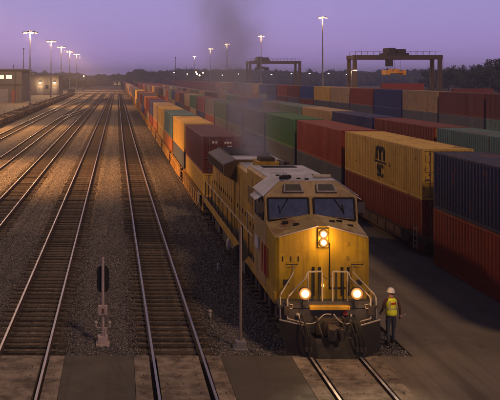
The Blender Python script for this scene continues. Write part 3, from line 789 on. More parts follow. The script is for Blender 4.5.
    # cab
    sec = [(-1.58,1.5),(-1.58,4.56),(-.98,5.0),(.98,5.0),(1.58,4.56),(1.58,1.5)]
    yb2 = 4.5
    vs = [(-1.58,2.33,1.5),(1.58,2.33,1.5),(-1.56,2.33,3.70),(0,2.386,3.95),(1.56,2.33,3.70),
          (-1.58,2.52,4.56),(1.58,2.52,4.56),(-.98,2.95,5.02),(.98,2.95,5.02),
          (-1.58,yb2,1.5),(1.58,yb2,1.5),(-1.58,yb2,4.56),(1.58,yb2,4.56),(-.98,yb2,5.02),(.98,yb2,5.02)]
    fs = [(0,1,4,3,2),(2,3,4,6,5),(5,6,8,7),(0,2,5,11,9),(1,10,12,6,4),(9,11,13,14,12,10)]
    c = MB().add(vs, fs).build('cab', M['cab'], L)
    c2 = MB().add([(-.98,2.95,5.03),(.98,2.95,5.03),(.98,yb2,5.03),(-.98,yb2,5.03),(-1.62,2.50,4.56),(-1.62,yb2,4.56),(1.62,2.50,4.56),(1.62,yb2,4.56)], [(0,1,2,3),(4,0,3,5),(1,6,7,2)])
    cr_ = c2.build('cab_roof', G, L)
    mo = cr_.modifiers.new('thick', 'SOLIDIFY'); mo.thickness = .03; mo.offset = 1
    # windscreens follow the front plane between (y2.36,z3.9) and (y2.52,z4.56)
    def fp(x, z, o=0): return (x, 2.36+(z-3.83)*.16/.73-o, z)
    for s in (-1, 1):
        x0, x1 = (.12, 1.44) if s > 0 else (-1.44, -.12)
        z0a = 3.90 if s > 0 else 3.82; 
        zi, zo = 3.95, 3.82
        za, zb_ = (zi, zo) if s > 0 else (zo, zi)
        fr = MB()
        outer = [fp(x0-.03, za-.05,.015), fp(x1+.03, zb_-.05,.015), fp(x1+.03, 4.50,.015), fp(x0-.03, 4.50,.015)]
        for i in range(4): fr.bar(outer[i], outer[(i+1)%4], .06, .05)
        f = fr.build('windscreen_frame', M['rubber'], L, .01)
        MB().quad(fp(x0, za,.012), fp(x1, zb_,.012), fp(x1, 4.48,.012), fp(x0, 4.48,.012)).build('windscreen', M['glass'], f)
        w = MB().bar(fp((x0+x1)/2, 4.50,.05), fp((x0+x1)/2+.3*s, 4.05,.05), .018).bar(fp((x0+x1)/2+.3*s-.03, 4.28,.045), fp((x0+x1)/2+.3*s+.02, 3.98,.045), .025); w.build('wiper', K, f)
        # number boards on header
        def hp(x, t, o=.03): return (x, 2.56+.39*t-o, 4.60+.40*t+o*.9)
        nb = MB().add([hp(s*.22,.12,0),hp(s*.92,.12,0),hp(s*.86,.75,0),hp(s*.26,.75,0),hp(s*.22,.12,.07),hp(s*.92,.12,.07),hp(s*.86,.75,.07),hp(s*.26,.75,.07)],
                      [(0,1,2,3),(4,5,6,7),(0,1,5,4),(1,2,6,5),(2,3,7,6),(3,0,4,7)]).build('number_board', M['galv'], L)
        MB().quad(hp(s*.28,.2,.074),hp(s*.86,.2,.074),hp(s*.81,.68,.074),hp(s*.31,.68,.074)).build('board_face', M['steel'], nb)
        # side windows
        for ya, yb_ in ((2.75,3.25),(3.4,4.2)):
            xx = s*1.585
            fr = MB().bar((xx,ya,3.72),(xx,yb_,3.72),.05).bar((xx,ya,4.42),(xx,yb_,4.42),.05).bar((xx,ya,3.72),(xx,ya,4.42),.05).bar((xx,yb_,3.72),(xx,yb_,4.42),.05)
            f = fr.build('side_window', M['rubber'], L); MB().box(min(xx,xx+.01*s), max(xx,xx+.01*s), ya, yb_, 3.72, 4.42).build('pane', M['glass'], f)
        MB().add([(s*1.58,2.75,4.52),(s*1.58,4.0,4.52),(s*1.84,3.9,4.38),(s*1.84,2.85,4.38),(s*1.58,2.75,4.55),(s*1.58,4.0,4.55),(s*1.84,3.9,4.41),(s*1.84,2.85,4.41)],
                 [(0,1,2,3),(4,5,6,7),(0,1,5,4),(1,2,6,5),(2,3,7,6),(3,0,4,7)]).build('sun_visor', G, L)
        MB().box(min(s*1.6,s*1.86), max(s*1.6,s*1.86), 2.50, 2.54, 4.0, 4.35).build('mirror', M['steel'], L)
    # cab side details
    b = MB()
    for yy in (2.0, 2.25, 2.5, 2.9): b.box(-1.60,-1.575, yy, yy+.07, 1.9, 2.9)
    b.build('door_handle_rail', M['red'], L)
    MB().box(-1.605,-1.575, 3.5, 4.2, 2.5, 2.95).build('side_emblem_panel', M['grey_roof'], L)
    # cab roof gear
    MB().box(-.55,.15,3.4,4.3,5.05,5.22).build('air_conditioner', G, L, .03)
    MB().tube([(.25,3.15,5.16),(.85,3.15,5.16)], .07, 12).build('antenna_dome', M['rail_white'], L)
    b = MB()
    for k, x in enumerate((-.85,-.75,-.62)): b.tube([(x,3.4,5.16),(x,3.0+.05*k,5.16),(x,2.88+.05*k,5.16)], [.03,.035,.075], 10)
    b.box(-.9,-.6,3.25,3.35,5.03,5.16); b.build('horn', K, L)
    for x, yy in ((.0,3.05),(-.25,3.2),(.7,3.6),(.55,4.2),(-.8,4.1)): MB().box(x-.06, x+.06, yy-.05, yy+.05, 5.03, 5.10).build('roof_fitting', K, L)
    # long hood
    def hood(y0, y1, w, zt, ch, nm, m=YS):
        s = MB().prism([(-w,1.5),(-w,zt-ch),(-w+ch,zt),(w-ch,zt),(w,zt-ch),(w,1.5)], 'y', y0, y1).build(nm, m, L)
        r = MB().add([(-w-.012,y0+.01,zt-ch*.98),(-w+ch,y0+.01,zt+.014),(w-ch,y0+.01,zt+.014),(w+.012,y0+.01,zt-ch*.98),(-w-.012,y1-.01,zt-ch*.98),(-w+ch,y1-.01,zt+.014),(w-ch,y1-.01,zt+.014),(w+.012,y1-.01,zt-ch*.98)],
                     [(1,2,6,5)]).build('hood_roof', G, s)
        return s
    hood(4.5, 8.2, 1.20, 4.95, .10, 'equipment_hood')
    hood(8.2, 12.6, 1.02, 4.62, .12, 'engine_hood')
    hood(12.6, 20.8, 1.06, 4.36, .2, 'rear_hood')
    for s in (-1,1):
        for (y0, y1, w, zt) in ((4.7,8.0,1.20,4.6),(8.4,12.4,1.02,4.2),(12.8,20.4,1.06,3.7)):
            yy = y0
            while yy + .6 < y1:
                x = s*(w+.012); d = MB().box(min(x,x-s*.02), max(x,x-s*.02), yy, yy+.62, 1.75, zt).build('hood_door', YS, L, .008)
                MB().box(min(x,x+s*.03), max(x,x+s*.03), yy+.5, yy+.54, 2.6, 2.8).build('handle', K, d)
                yy += .72
    b = MB()
    for yy in (4.9, 5.6, 6.6): b.box(-.8,.8,yy,yy+.5,4.935,4.99)
    b.build('roof_hatch', G, L, .01)
    b = MB()
    for k in range(9): b.box(-.7,.7,7.2+.1*k,7.25+.1*k,4.94,4.97)
    b.build('vent_grille', K, L)
    ex = MB().box(-.55,.35,9.2,10.6,4.66,5.0).build('exhaust_housing', M['yellow_side'], L, .02)
    MB().box(-.4,.2,9.35,10.4,5.0,5.16).build('exhaust_stack', M['truck'], ex, .02)
    MB().box(.45,.85,8.9,10.9,4.66,4.86).tube([(.65,9.1,4.86),(.65,9.1,5.02)], .12, 10).build('silencer', M['truck'], L)
    # dynamic brake / cabinet dark opening under the roof behind cab
    for s in (-1,1):
        x = s*1.215; g = MB()
        for k in range(7): g.box(min(x,x-s*.02), max(x,x-s*.02), 6.9, 8.0, 3.5+.1*k, 3.55+.1*k)
        g.build('intake_grille', K, L)
    # radiator wings
    y0, y1 = 12.3, 18.6
    sec = [(-1.60,4.02),(-1.60,4.50),(-1.0,4.74),(1.0,4.74),(1.60,4.50),(1.60,4.02),(1.0,3.70),(-1.0,3.70)]
    rad = MB().prism(sec, 'y', y0, y1).build('radiator', M['radiator'], L, .015)
    b = MB().add([(-1.6,y0+.1,4.515),(-1.0,y0+.1,4.755),(1.0,y0+.1,4.755),(1.6,y0+.1,4.515),(-1.6,y1-.1,4.515),(-1.0,y1-.1,4.755),(1.0,y1-.1,4.755),(1.6,y1-.1,4.515)], [(0,1,5,4),(1,2,6,5),(2,3,7,6)])
    b.build('radiator_cover', M['radiator_top'], rad)
    MB().box(-1.0,1.0,y0+.02,y0+1.3,4.757,4.775).build('cover_plate', G, rad)
    b = MB()
    for k in range(26): yy = 14.6+.14*k; b.box(-.95,.95,yy,yy+.07,4.76,4.80); 
    b.box(-1.0,-.95,14.5,18.3,4.76,4.82).box(.95,1.0,14.5,18.3,4.76,4.82); b.build('radiator_grille', K, rad)
    for s in (-1,1):
        b = MB().box(min(s*1.60,s*1.61), max(s*1.60,s*1.61), 12.7, 18.4, 4.06, 4.46)
        for k in range(30):
            yy = 12.7+.19*k; b.box(min(s*1.61,s*1.63), max(s*1.61,s*1.63), yy, yy+.1, 4.08, 4.44)
        b.build('side_louvre', M['truck'], rad)
    # handrails along walkways
    for s in (-1,1):
        b = MB(); x = s*1.53
        b.tube([(x,5.0,1.72),(x,5.0,2.66),(x,20.6,2.66),(x,20.6,1.72)], .02, 6)
        b.build('handrail', M['rail_white'], L)
        yy = 5.9
        while yy < 20.4:
            MB().tube([(x,yy,1.5),(x,yy,2.66)], .02, 6).build('stanchion', K, L); yy += 1.45
        b = MB().tube([(x,4.62,1.72),(x,4.62,3.4),(x,6.2,3.4),(x,6.2,2.66)], .02, 6); b.build('handrail', M['rail_white'], L)
    # rear end
    MB().box(-1.5,1.5,21.6,21.7,.8,1.42).box(-.13,.13,21.7,22.3,.76,1.0).build('rear_coupler_plate', M['steel'], L)
    b = MB()
    for x in (-1.0,-.2,.2,1.0): b.tube([(x,21.5,1.5),(x,21.5,2.55)], .02, 6)
    b.tube([(-1.0,21.5,2.55),(1.0,21.5,2.55)], .02, 6); b.build('rear_handrail', M['rail_white'], L)
    # bogies
    for yc_ in (4.1, 17.6):
        t = MB()
        for s in (-1,1):
            x = s*1.12
            t.prism([(yc_-2.5,.62),(yc_-2.4,.95),(yc_-1.9,1.02),(yc_-1.2,.78),(yc_-.6,1.05),(yc_+.6,1.05),(yc_+1.2,.78),(yc_+1.9,1.02),(yc_+2.4,.95),(yc_+2.5,.62),(yc_+1.4,.48),(yc_-1.4,.48)], 'x', x-.08, x+.08)
            for d in (-1.85,0,1.85):
                t.box(x-.13,x+.13,yc_+d-.2,yc_+d+.2,.5,.85); t.tube([(x-.12+s*.05,yc_+d+.42,.5),(x-.12+s*.05,yc_+d+.42,1.0)], .09, 8)
        t.box(-1.1,1.1,yc_-.3,yc_+.3,.6,1.0)
        tr = t.build('bogie', M['truck'], L)
        for d in (-1.85,0,1.85):
            w = wheelset_mb(.52).build('wheelset', M['truck'], tr); w.location = (0, yc_+d, .69)
    MB().prism([(-1.45,.75),(-1.2,.42),(1.2,.42),(1.45,.75),(1.45,1.3),(-1.45,1.3)], 'y', 7.6, 13.9).build('fuel_tank', M['truck'], L, .05)
    for s in (-1,1): MB().tube([(s*1.42,8.0,1.15),(s*1.42,11.4,1.15)], .17, 14).build('air_reservoir', M['truck'], L, .02)
    MB().ball((-1.55,10.9,1.08), .24, .6, .9, 1.25).build('filler_tank', M['rail_white'], L, smooth=True)
    b = MB()
    for k in range(6): b.box(-1.56,-1.3,14.1+.3*k,14.3+.3*k,.9,1.3)
    b.build('step_box', M['steel'], L); MB().box(-1.56,-1.2,6.6,7.3,.8,1.3).build('equipment_box', M['steel'], L, .02)
    return L
LOCO = locomotive('yellow diesel locomotive with grey roof and lit headlights heading the train', 'locomotives')
LOCO.location = (6.58, 23.45, 0)
LT = tree_of(LOCO)
for (x, y, lb) in ((-3.05, 785, 'far locomotive facing us in the haze, left of the distant pair'), (1.25, 800, 'far locomotive facing us in the haze, right of the distant pair')):
    c = copy_tree(LOCO, LT); c.location = (x, y, 0); c['label'] = lb

# locomotive headlamps give light
def lamp(name, kind, loc, energy, color, size=.1, tgt=None, spot=60, blend=.8):
    d = bpy.data.lights.new(name, kind); o = bpy.data.objects.new(name, d); COL.objects.link(o); o.location = loc
    d.energy = energy; d.color = color
    if kind in ('POINT','SPOT'): d.shadow_soft_size = size
    if kind == 'SPOT': d.spot_size = R(spot); d.spot_blend = blend
    if tgt: o.rotation_euler = (Vector(tgt)-Vector(loc)).to_track_quat('-Z','Y').to_euler()
    return o
WARM = (1, .58, .26)
for x in (-.8, .8):
    lamp('ditch_lamp', 'SPOT', (6.58+x, 23.3, 1.94), 420, (1,.72,.42), .1, (6.58+x*1.4, 0, 0), 75)
    lamp('ditch_glow', 'POINT', (6.58+x, 23.22, 1.94), 38, (1,.55,.22), .12)
for z in (3.6, 3.34): lamp('head_lamp', 'POINT', (6.58, 24.1, z), 24, (1,.55,.22), .08)

# ------------------------------------------------------------------ signals
def signal(x, y, h, zt0, zt1, wide, label, oval):
    t = empty('rail_signal', (x, y, 0), label, 'signal', 'trackside signals')
    MB().tube([(0,0,0),(0,0,h*.5),(0,0,h)], [.055,.05,.045], 12).build('mast', M['mast_paint'] if oval else M['mast_grey'], t)
    MB().box(-.16,.16,-.14,.16,-.04,.26).box(-.22,.22,-.2,.22,-.06,.03).build('base', M['mast_paint'] if oval else M['galv'], t, .015)
    b = MB(); n = 20; cz = (zt0+zt1)/2; hz = (zt1-zt0)/2-wide; poly = []
    for k in range(n):
        a = 2*math.pi*k/n; poly.append((math.cos(a)*wide, cz+math.sin(a)*wide+(hz if math.sin(a) > 0 else -hz)*(1 if oval else 0)))
    b.prism(poly, 'y', .10, .13); tg = b.build('target', K_, t)
    b = MB()
    for dz in ((-.2,.2) if oval else (0,)):
        b.tube([(0,.13,cz+dz),(0,.30,cz+dz)], .10, 12)
        b.box(-.04,.04,.0,.12,cz+dz-.04,cz+dz+.04)
    b.build('lamp_unit', M['steel'], tg)
    if oval:
        MB().box(-.15,.15,-.10,.04,.95,1.25).build('junction_box', M['mast_paint'], t, .01)
        MB().box(-.035,.035,-.112,-.10,1.0,1.17).build('box_plate', M['well_dark'], t)
        for s in (-1,1):
            MB().tube([(s*.22,0,.5),(s*.22,0,.66)], .035, 8).ball((s*.22,0,.68), .06).build('marker_knob', M['rail_white'], t, smooth=True)
        MB().bar((-.24,0,.52),(.24,0,.52),.03).build('cross_arm', M['mast_paint'], t)
        MB().box(.05,.12,-.07,.0,.0,.5).build('conduit', M['mast_paint'], t)
    else:
        pass
    return t
K_ = M['black']
signal(-.49, 24.6, 2.80, 1.62, 2.52, .205, 'short signal mast with black oval target standing between the two left tracks', True)
signal(3.90, 24.2, 3.85, 2.7, 3.30, .28, 'taller signal mast with round black target just left of the locomotive', False)
# signal relay boxes / small white marker beside track
for x, y, lb in ((3.3, 27.2, 'small pale marker stub beside the round-target signal'), (4.5, 34.0, 'small pale marker stub beside the locomotive fuel tank')):
    t = MB().tube([(x,y,-.05),(x,y,.22)], .05, 8).ball((x,y,.25), .07).build('marker_stub', M['rail_white'], smooth=True); tag(t, lb, 'marker', 'pale marker stubs')

# ------------------------------------------------------------------ light masts
def head_mb():
    b = MB(); n = 20
    for r in (1.9,):
        pts = [(r*math.cos(2*math.pi*k/n), r*math.sin(2*math.pi*k/n), 0) for k in range(n+1)]; b.tube(pts, .09, 6)
    for k in range(6):
        a = math.pi*k/3; b.bar((0,0,.0),(1.9*math.cos(a),1.9*math.sin(a),0),.08)
    b.tube([(0,0,-.35),(0,0,.5)], .3, 10); return b
def flood_mb(): return MB().box(-.42,.42,-.3,.3,-.12,.28)
HEAD = head_mb().mesh('lamp_ring', M['galv']); FLOOD = flood_mb().mesh('floodlight', M['steel'], .04)
LENS = MB().box(-.30,.30,-.25,.25,-.20,-.125).mesh('lamp_lens', M['lamp_warm'])
def light_mast(x, y, h, label, scale=1., power=0, nf=6, col=WARM, aim=None):
    t = empty('light_mast', (x, y, 0), label, 'light mast', 'tall floodlight masts')
    MB().tube([(0,0,0),(0,0,h*.33),(0,0,h*.34),(0,0,h*.66),(0,0,h*.67),(0,0,h)], [.30,.27,.22,.19,.15,.12], 12).build('pole', M['galv'], t)
    MB().box(-.5,.5,-.5,.5,0,.5).build('base', M['concrete_wall'], t, .04)
    r = link('lamp_ring', HEAD, t); r.location = (0,0,h); r.scale = (scale,)*3
    for k in range(nf):
        a = 2*math.pi*k/nf+.3; f = link('floodlight', FLOOD, r); f.location = (1.95*math.cos(a), 1.95*math.sin(a), -.12); f.rotation_euler = (0, R(14), a)
        link('lamp_lens', LENS, f)
    if power: lamp('mast_light', 'POINT', (x, y, h-.9), power, col, .8)
    if aim: lamp('mast_flood', 'SPOT', (x+.5, y, h-.9), aim[0], SODIUM, .8, aim[1], aim[2], .9)
    return t
names = ['nearest', 'second', 'third', 'fourth', 'farthest']
PW = 26000
SODIUM = (1, .44, .12)
light_mast(-28.5, 140, 24.5, 'floodlight mast outside the left edge, nearer than the row of five', power=PW*1.5, aim=(150000, (-9, 122, 0), 70))
light_mast(-27.5, 66, 24.5, 'floodlight mast outside the left edge, beside the camera end of the yard', power=PW*1.0, aim=(230000, (-11, 68, 0), 62))
for i, (x, y, h) in enumerate(((-28.0,242,23.2),(-30.3,344,25.3),(-29.5,394,24.7),(-29.2,459,24.6),(-29.3,538,25.6))):
    light_mast(x, y, h, f'{names[i]} of the five floodlight masts in the left row', power=PW, aim=(140000, (-7, y-14, 0), 66))
for i, (x, y, h) in enumerate(((56,208,25.2),(55.9,297,25.0),(52.6,367,25.0),(50.5,415,24.6),(57,567,24.8))):
    light_mast(x, y, h, ['floodlight mast left of the right gantry crane, nearest of the right masts', 'floodlight mast rising above the left gantry crane', 'floodlight mast left of the left gantry crane', 'floodlight mast behind the smoke, fourth of the right masts', 'farthest floodlight mast on the right near the horizon'][i], .62, PW*(.5 if i else .3), nf=4)
# plain thin masts
for i, (x, y, h, m_) in enumerate(((-41, 330, 21.5, 'galv'), (-55, 400, 15.5, 'galv'), (34, 450, 21, 'galv'), (45, 500, 16, 'galv'))):
    t = MB().tube([(x,y,0),(x,y,h)], [.25,.12], 8).box(x-.35,x+.35,y-.1,y+.1,h-.5,h).build('radio_mast', M['steel']); tag(t, ['tall thin bare mast behind the left buildings', 'short thin bare mast at far left above the building roof', 'thin dark mast above the far end of the container train', 'thinner dark mast in the haze right of the train'][i], 'mast')
# far street lamps
for i, (px, zz) in enumerate(((222,10.5),(238,11.2),(271,10.8),(291,11.3),(309,11.6),(328,11.6),(346,11.0),(187,11.2),(174,12.0))):
    x = (px-118)/1.52; y = 500
    t = empty('street_lamp', (x, y, 0), f'pale far street lamp, {ordinal(i+1)} of the row along the distant road', 'street lamp', 'far street lamps')
    MB().tube([(0,0,0),(0,0,zz),(0,-1.2,zz+.2)], .1, 6).build('pole', M['galv'], t)
    MB().box(-.4,.4,-1.9,-1.0,zz+.1,zz+.32).build('lamp_head', M['steel'], t)
    MB().box(-.3,.3,-1.8,-1.15,zz-.1,zz+.09).build('lamp_lens', M['lamp_white'], t)
for i, (px, k, zz) in enumerate(((197,1.6,11.0),(199.5,1.45,10.4),(196,1.3,13.0),(203,1.3,12.6))):
    x = (px-118)/k; y = 760/k
    t = empty('street_lamp', (x, y, 0), ['brightest yellow lamp of the far cluster', 'low yellow lamp right of the brightest in the far cluster', 'upper left lamp of the far yellow cluster', 'upper right lamp of the far yellow cluster'][i], 'street lamp', 'far yellow lamps')
    MB().tube([(0,0,0),(0,0,zz)], .1, 6).build('pole', M['galv'], t); MB().ball((0,-.2,zz), .55).build('lamp_globe', M['lamp_warm'], t)

# ------------------------------------------------------------------ gantry cranes
def crane(y, xa, xb, zt, dy, tx_, label, spreader):
    t = empty('gantry_crane', ((xa+xb)/2, y, 0), label, 'crane', 'gantry cranes over the yard'); c = (xb-xa)/2; C_ = M['crane']
    for yy in (0, dy):
        MB().box(-c-.6, c+.6, yy-.5, yy+.5, zt-1.5, zt-.3).build('girder', C_, t, .03)
        for s in (-1,1): MB().add([(s*c-.62,yy-.5,1.2),(s*c+.62,yy-.5,1.2),(s*c+.62,yy+.5,1.2),(s*c-.62,yy+.5,1.2),(s*c-.48,yy-.42,zt-1.5),(s*c+.48,yy-.42,zt-1.5),(s*c+.48,yy+.42,zt-1.5),(s*c-.48,yy+.42,zt-1.5)], [(0,3,2,1),(4,5,6,7),(0,1,5,4),(1,2,6,5),(2,3,7,6),(3,0,4,7)]).build('leg', C_, t, .03)
        b = MB().bar((-c,yy-.45,zt+.75),(c,yy-.45,zt+.75),.08)
        x = -c
        while x <= c: b.bar((x,yy-.45,zt-.3),(x,yy-.45,zt+.75),.07); x += 1.7
        b.build('railing', C_, t)
    for s in (-1,1):
        MB().box(s*c-.5,s*c+.5,-1.5,dy+1.5,.9,1.7).build('sill_beam', C_, t)
        MB().box(s*c-.4,s*c+.4,.5,dy-.5,zt-1.4,zt-.6).build('tie_beam', C_, t)
        for yy in (-.9, dy+.9): MB().tube([(s*c-.3,yy,.75),(s*c+.3,yy,.75)], .65, 16).build('wheel', M['rubber'], t)
        MB().bar((s*c,.4,2),(s*c,dy-.4,zt-2),.2).build('brace', C_, t)
    b = MB()
    for k in range(18): b.bar((c+.75,-.3,1.6+.7*k),(c+.75,.3,1.6+.7*k),.05)
    b.bar((c+.75,-.3,1.2),(c+.75,-.3,zt-.4),.06).bar((c+.75,.3,1.2),(c+.75,.3,zt-.4),.06); b.build('ladder', C_, t)
    tr = MB().box(tx_-3,tx_+3,-.6,dy+.6,zt-.3,zt+.3).box(tx_-2.3,tx_-.3,.3,dy-.3,zt+.3,zt+1.7).box(tx_+.3,tx_+2.6,.6,dy-.6,zt+.3,zt+1.4).build('trolley', M['truck'], t, .03)
    MB().box(tx_-2.9,tx_-1.3,-.4,1.2,zt-3.4,zt-1.5).build('operator_cab', M['truck'], tr, .05)
    b = MB(); zs = zt-5.3 if spreader else zt-4
    for dx in (-1.0,1.0):
        for yy in (.5, dy-.5): b.bar((tx_+dx,yy,zt-.3),(tx_+dx,yy,zs+.5),.06)
    b.build('hoist_rope', K_, tr)
    MB().box(tx_-2.2,tx_+2.2,.4,dy-.4,zs,zs+.5).box(tx_-2.6,tx_-1.8,.3,dy-.3,zs-.4,zs+.9).box(tx_+1.8,tx_+2.6,.3,dy-.3,zs-.4,zs+.9).box(tx_-.8,tx_+.8,.8,dy-.8,zs+.5,zs+1.2).build('spreader', M['crane_yellow'] if spreader else M['truck'], tr, .03)
    return t
crane(209, 65.1, 88.5, 15.2, 5.2, 0.0, 'right gantry crane with yellow spreader hanging above the stacks', True)
crane(345, 60.0, 82.4, 16.6, 8, -5.2, 'left gantry crane farther away behind the smoke', False)
lamp('crane_work_lamp', 'POINT', (63.5, 203, 10.5), 900, WARM, .3)
t = MB().tube([(62.4,203.5,0),(62.4,203.5,10.4),(63.3,203.5,10.8)], .1, 8).build('yard_lamp', M['galv']); tag(t, 'small lamp post lighting the left leg of the right crane', 'lamp post')
MB().box(63.1,63.9,203.2,203.8,10.55,10.7).build('lamp_lens', M['lamp_warm'], t)

# ------------------------------------------------------------------ buildings
def building(x0, x1, y0, y1, h, label, mat, wins, doors, name='yard_building'):
    t = empty(name, ((x0+x1)/2, y0, 0), label, 'building'); cx = (x0+x1)/2; a, b_ = x0-cx, x1-cx; d = y1-y0
    MB().box(a, b_, 0, d, 0, h).build('wall', mat, t)
    MB().box(a-.5, b_+.5, -.6, d+.5, h, h+.5).box(a+2, a+5, 3, 7, h+.5, h+1.8).build('roof', M['steel'], t)
    for (u, w, z0, z1, lit) in wins:
        f = MB().box(u-.12, u+w+.12, -.08, -.005, z0-.12, z1+.12).build('window', M['steel'], t)
        MB().box(u, u+w, -.11, -.085, z0, z1).build('pane', M['window_lit'] if lit else M['glass'], f)
        b = MB().box(u+w/2-.05, u+w/2+.05, -.14, -.112, z0, z1); b.build('mullion', M['steel'], f)
    for (u, w, z1, m_) in doors:
        f = MB().box(u, u+w, -.1, -.005, .1, z1).build('door', m_, t)
        b = MB()
        for k in range(int(z1/.6)): b.box(u+.05, u+w-.05, -.125, -.1, .3+.6*k, .36+.6*k)
        b.build('door_panel', M['steel'], f)
    return t
redp = paint('door_red', (.22,.06,.04), .6)
bb = building(-58, -33.2, 262, 290, 11.2, 'grey building with two lit upper windows at the left edge', M['concrete_wall'],
         [(4.6,1.6,8.3,9.6,1),(7.0,2.0,8.3,9.6,1),(1.0,1.8,8.3,9.6,0),(-3,2,8.3,9.6,1)], [(-2,3,4.6,redp),(2.4,1.4,4.2,redp),(4.2,3.4,4.8,M['galv']),(9,1.6,4.4,redp)])
b = MB()
for k in range(5): b.box(-12.3+5.6*k, -12.0+5.6*k, -.35, -.0, 0, 11.0)
b.box(-12.3, 12.3, -.25, 0, 6.2, 6.6); b.build('pilaster', M['steel'], bb)
b2 = building(-47.5, -29.2, 375, 402, 9.4, 'long tan shed with two lamp-lit doorways behind the left light masts', M['concrete_wall'], [(-6,1.5,3.2,5,0),(2.6,1.4,3.2,5,0)], [(-1.8,3.2,4.6,M['tan_'] if 'tan_' in M else M['galv']),(5.6,2.6,4.2,M['galv'])])
for dx in (.0, 7.0):
    lampx = -38.35+dx
    h = MB().box(dx-.35, dx+.35, -.75, -.02, 6.5, 6.8).build('wall_lamp', M['steel'], b2); MB().box(dx-.45, dx+.45, -.85, -.2, 6.1, 6.49).build('lamp_lens', M['lamp_warm'], h)
    lamp('wall_lamp_light', 'POINT', (lampx, 373.2, 5.9), 1500, (1,.62,.28), .3)
# low fence in front of the shed
t = empty('railing_fence', (-37, 366, 0), 'low dark railing in front of the tan shed', 'fence')
b = MB().bar((-9,0,1.2),(8,0,1.2),.15).bar((-9,0,.6),(8,0,.6),.12)
for k in range(10): b.bar((-9+1.88*k,0,0),(-9+1.88*k,0,1.3),.12)
b.build('rail_panel', M['steel'], t)
# far-lit lamp by bushes
t = MB().tube([(-27,600,0),(-27,600,9.8)], .12, 6).build('yard_lamp', M['galv']); tag(t, 'single warm lamp above the dark trees left of the tracks', 'lamp post'); MB().ball((-27,599.6,10), .5).build('lamp_globe', M['lamp_warm'], t)
lamp('yard_lamp_light', 'POINT', (-27, 598, 9.5), 900, WARM, .3)

# ------------------------------------------------------------------ empty low cars on the left + utility vehicle
def low_car(x, y, label, detail=True):
    t = empty('empty_well_car', (x, y, 0), label, 'railway car', 'string of empty low cars', rz=.006); L = 15.4
    b = MB()
    for s in (-1,1):
        b.prism([(.2,1.15),(2.2,1.05),(3.0,.45),(L-3.0,.45),(L-2.2,1.05),(L-.2,1.15),(L-.2,1.35),(.2,1.35)], 'x', s*1.35-.08, s*1.35+.08)
        for k in range(7): b.box(s*1.35-.14, s*1.35+.14, 3.2+1.4*k, 3.32+1.4*k, .45, 1.3)
    b.box(-1.3,1.3,.2,2.6,.95,1.12).box(-1.3,1.3,L-2.6,L-.2,.95,1.12); b.box(-1.3,1.3,2.6,L-2.6,.38,.46)
    b.build('car_body', M['well_dark'], t)
    for yy in (1.3, L-1.3):
        tr = link('truck', SF, t); tr.location = (0,yy,.1)
        for d in (-.86,.86): w = link('wheelset', WS, tr); w.location = (0,d,.5)
    b = MB()
    for s in (-1,1): b.tube([(s*1.2,.5,1.12),(s*1.2,.5,1.9),(s*1.2,1.4,1.9),(s*1.2,1.4,1.12)], .04, 5)
    b.build('end_rail', M['truck'], t); MB().box(-.3,.3,.4,.6,1.1,1.7).build('hand_brake', M['truck'], t)
    if True:
        b = MB(); rr = random.Random(int(y)); 
        for k in range(5): yy = 2.9+rr.random()*9; b.box(-1.1,.9,yy,yy+.9,.46,.9+rr.random()*.55)
        b.build('loose_load', M['truck'], t)
    return t
for i in range(16):
    y = 122 + 16.2*i; low_car(-21.9-.006*(y-136), y, f'{ordinal(i+1)} empty low well car from the near end of the left string')
# shelter-like vehicle at the far end
t = empty('utility_truck', (-24.2, 392, 0), 'dark flat-roofed utility truck at the far end of the low cars', 'truck')
MB().box(-1.9,1.9,0,4.4,.7,2.7).build('body', M['truck'], t, .1); MB().box(-2.1,2.1,-.2,4.6,2.7,2.95).build('roof', M['steel'], t, .04)
for s in (-1,1):
    for yy in (.9,3.5): MB().tube([(s*1.75-.15,yy,.45),(s*1.75+.15,yy,.45)], .45, 14).build('wheel', M['rubber'], t)
MB().box(-1.5,1.5,-.02,-.002,1.6,2.5).build('windscreen', M['glass'], t)

# ------------------------------------------------------------------ trees
def tree(x, y, h, w, label, seed, name='broadleaf_tree', spire=False):
    rr = random.Random(seed); t = empty(name, (x, y, 0), label, 'tree', 'trees behind the yard')
    b = MB().tube([(0,0,0),(rr.uniform(-.3,.3),0,h*.4),(rr.uniform(-.5,.5),0,h*.85)], [.45,.3,.08], 7)
    for k in range(5):
        a = rr.random()*6.28; z = h*(.35+.1*k); b.tube([(0,0,z),(math.cos(a)*w*.4,math.sin(a)*w*.4,z+h*.14)], [.16,.05], 5)
    b.build('trunk', M['bark'], t)
    c = MB(); cl = []
    for k in range(16):
        a = rr.random()*6.28; q = rr.random(); z = h*(.28+.66*q); rad = w*(.5*(1-q*.9) if spire else .48*math.sin(math.pi*min(1,.15+q*.85))**.6)
        cl.append((math.cos(a)*rad*rr.random()**.5, math.sin(a)*rad*rr.random()**.5, z, w*rr.uniform(.13,.26)*(.6 if spire else 1)))
    for (cx, cy, cz, r) in cl:
        for k in range(60):
            d = Vector((rr.gauss(0,1), rr.gauss(0,1), rr.gauss(0,.8))).normalized()*r*(rr.random()**.4); p = Vector((cx,cy,cz))+d
            u = Vector((rr.gauss(0,1), rr.gauss(0,1), rr.gauss(0,1))).normalized(); v = u.orthogonal().normalized(); s = rr.uniform(.22,.5)
            c.add([p-u*s-v*s*.6, p+u*s-v*s*.6, p+u*s*.7+v*s*.6, p-u*s*.7+v*s*.6], [(0,1,2,3)])
    c.build('crown', M['leaf'], t); return t
rt = random.Random(5)
i = 0
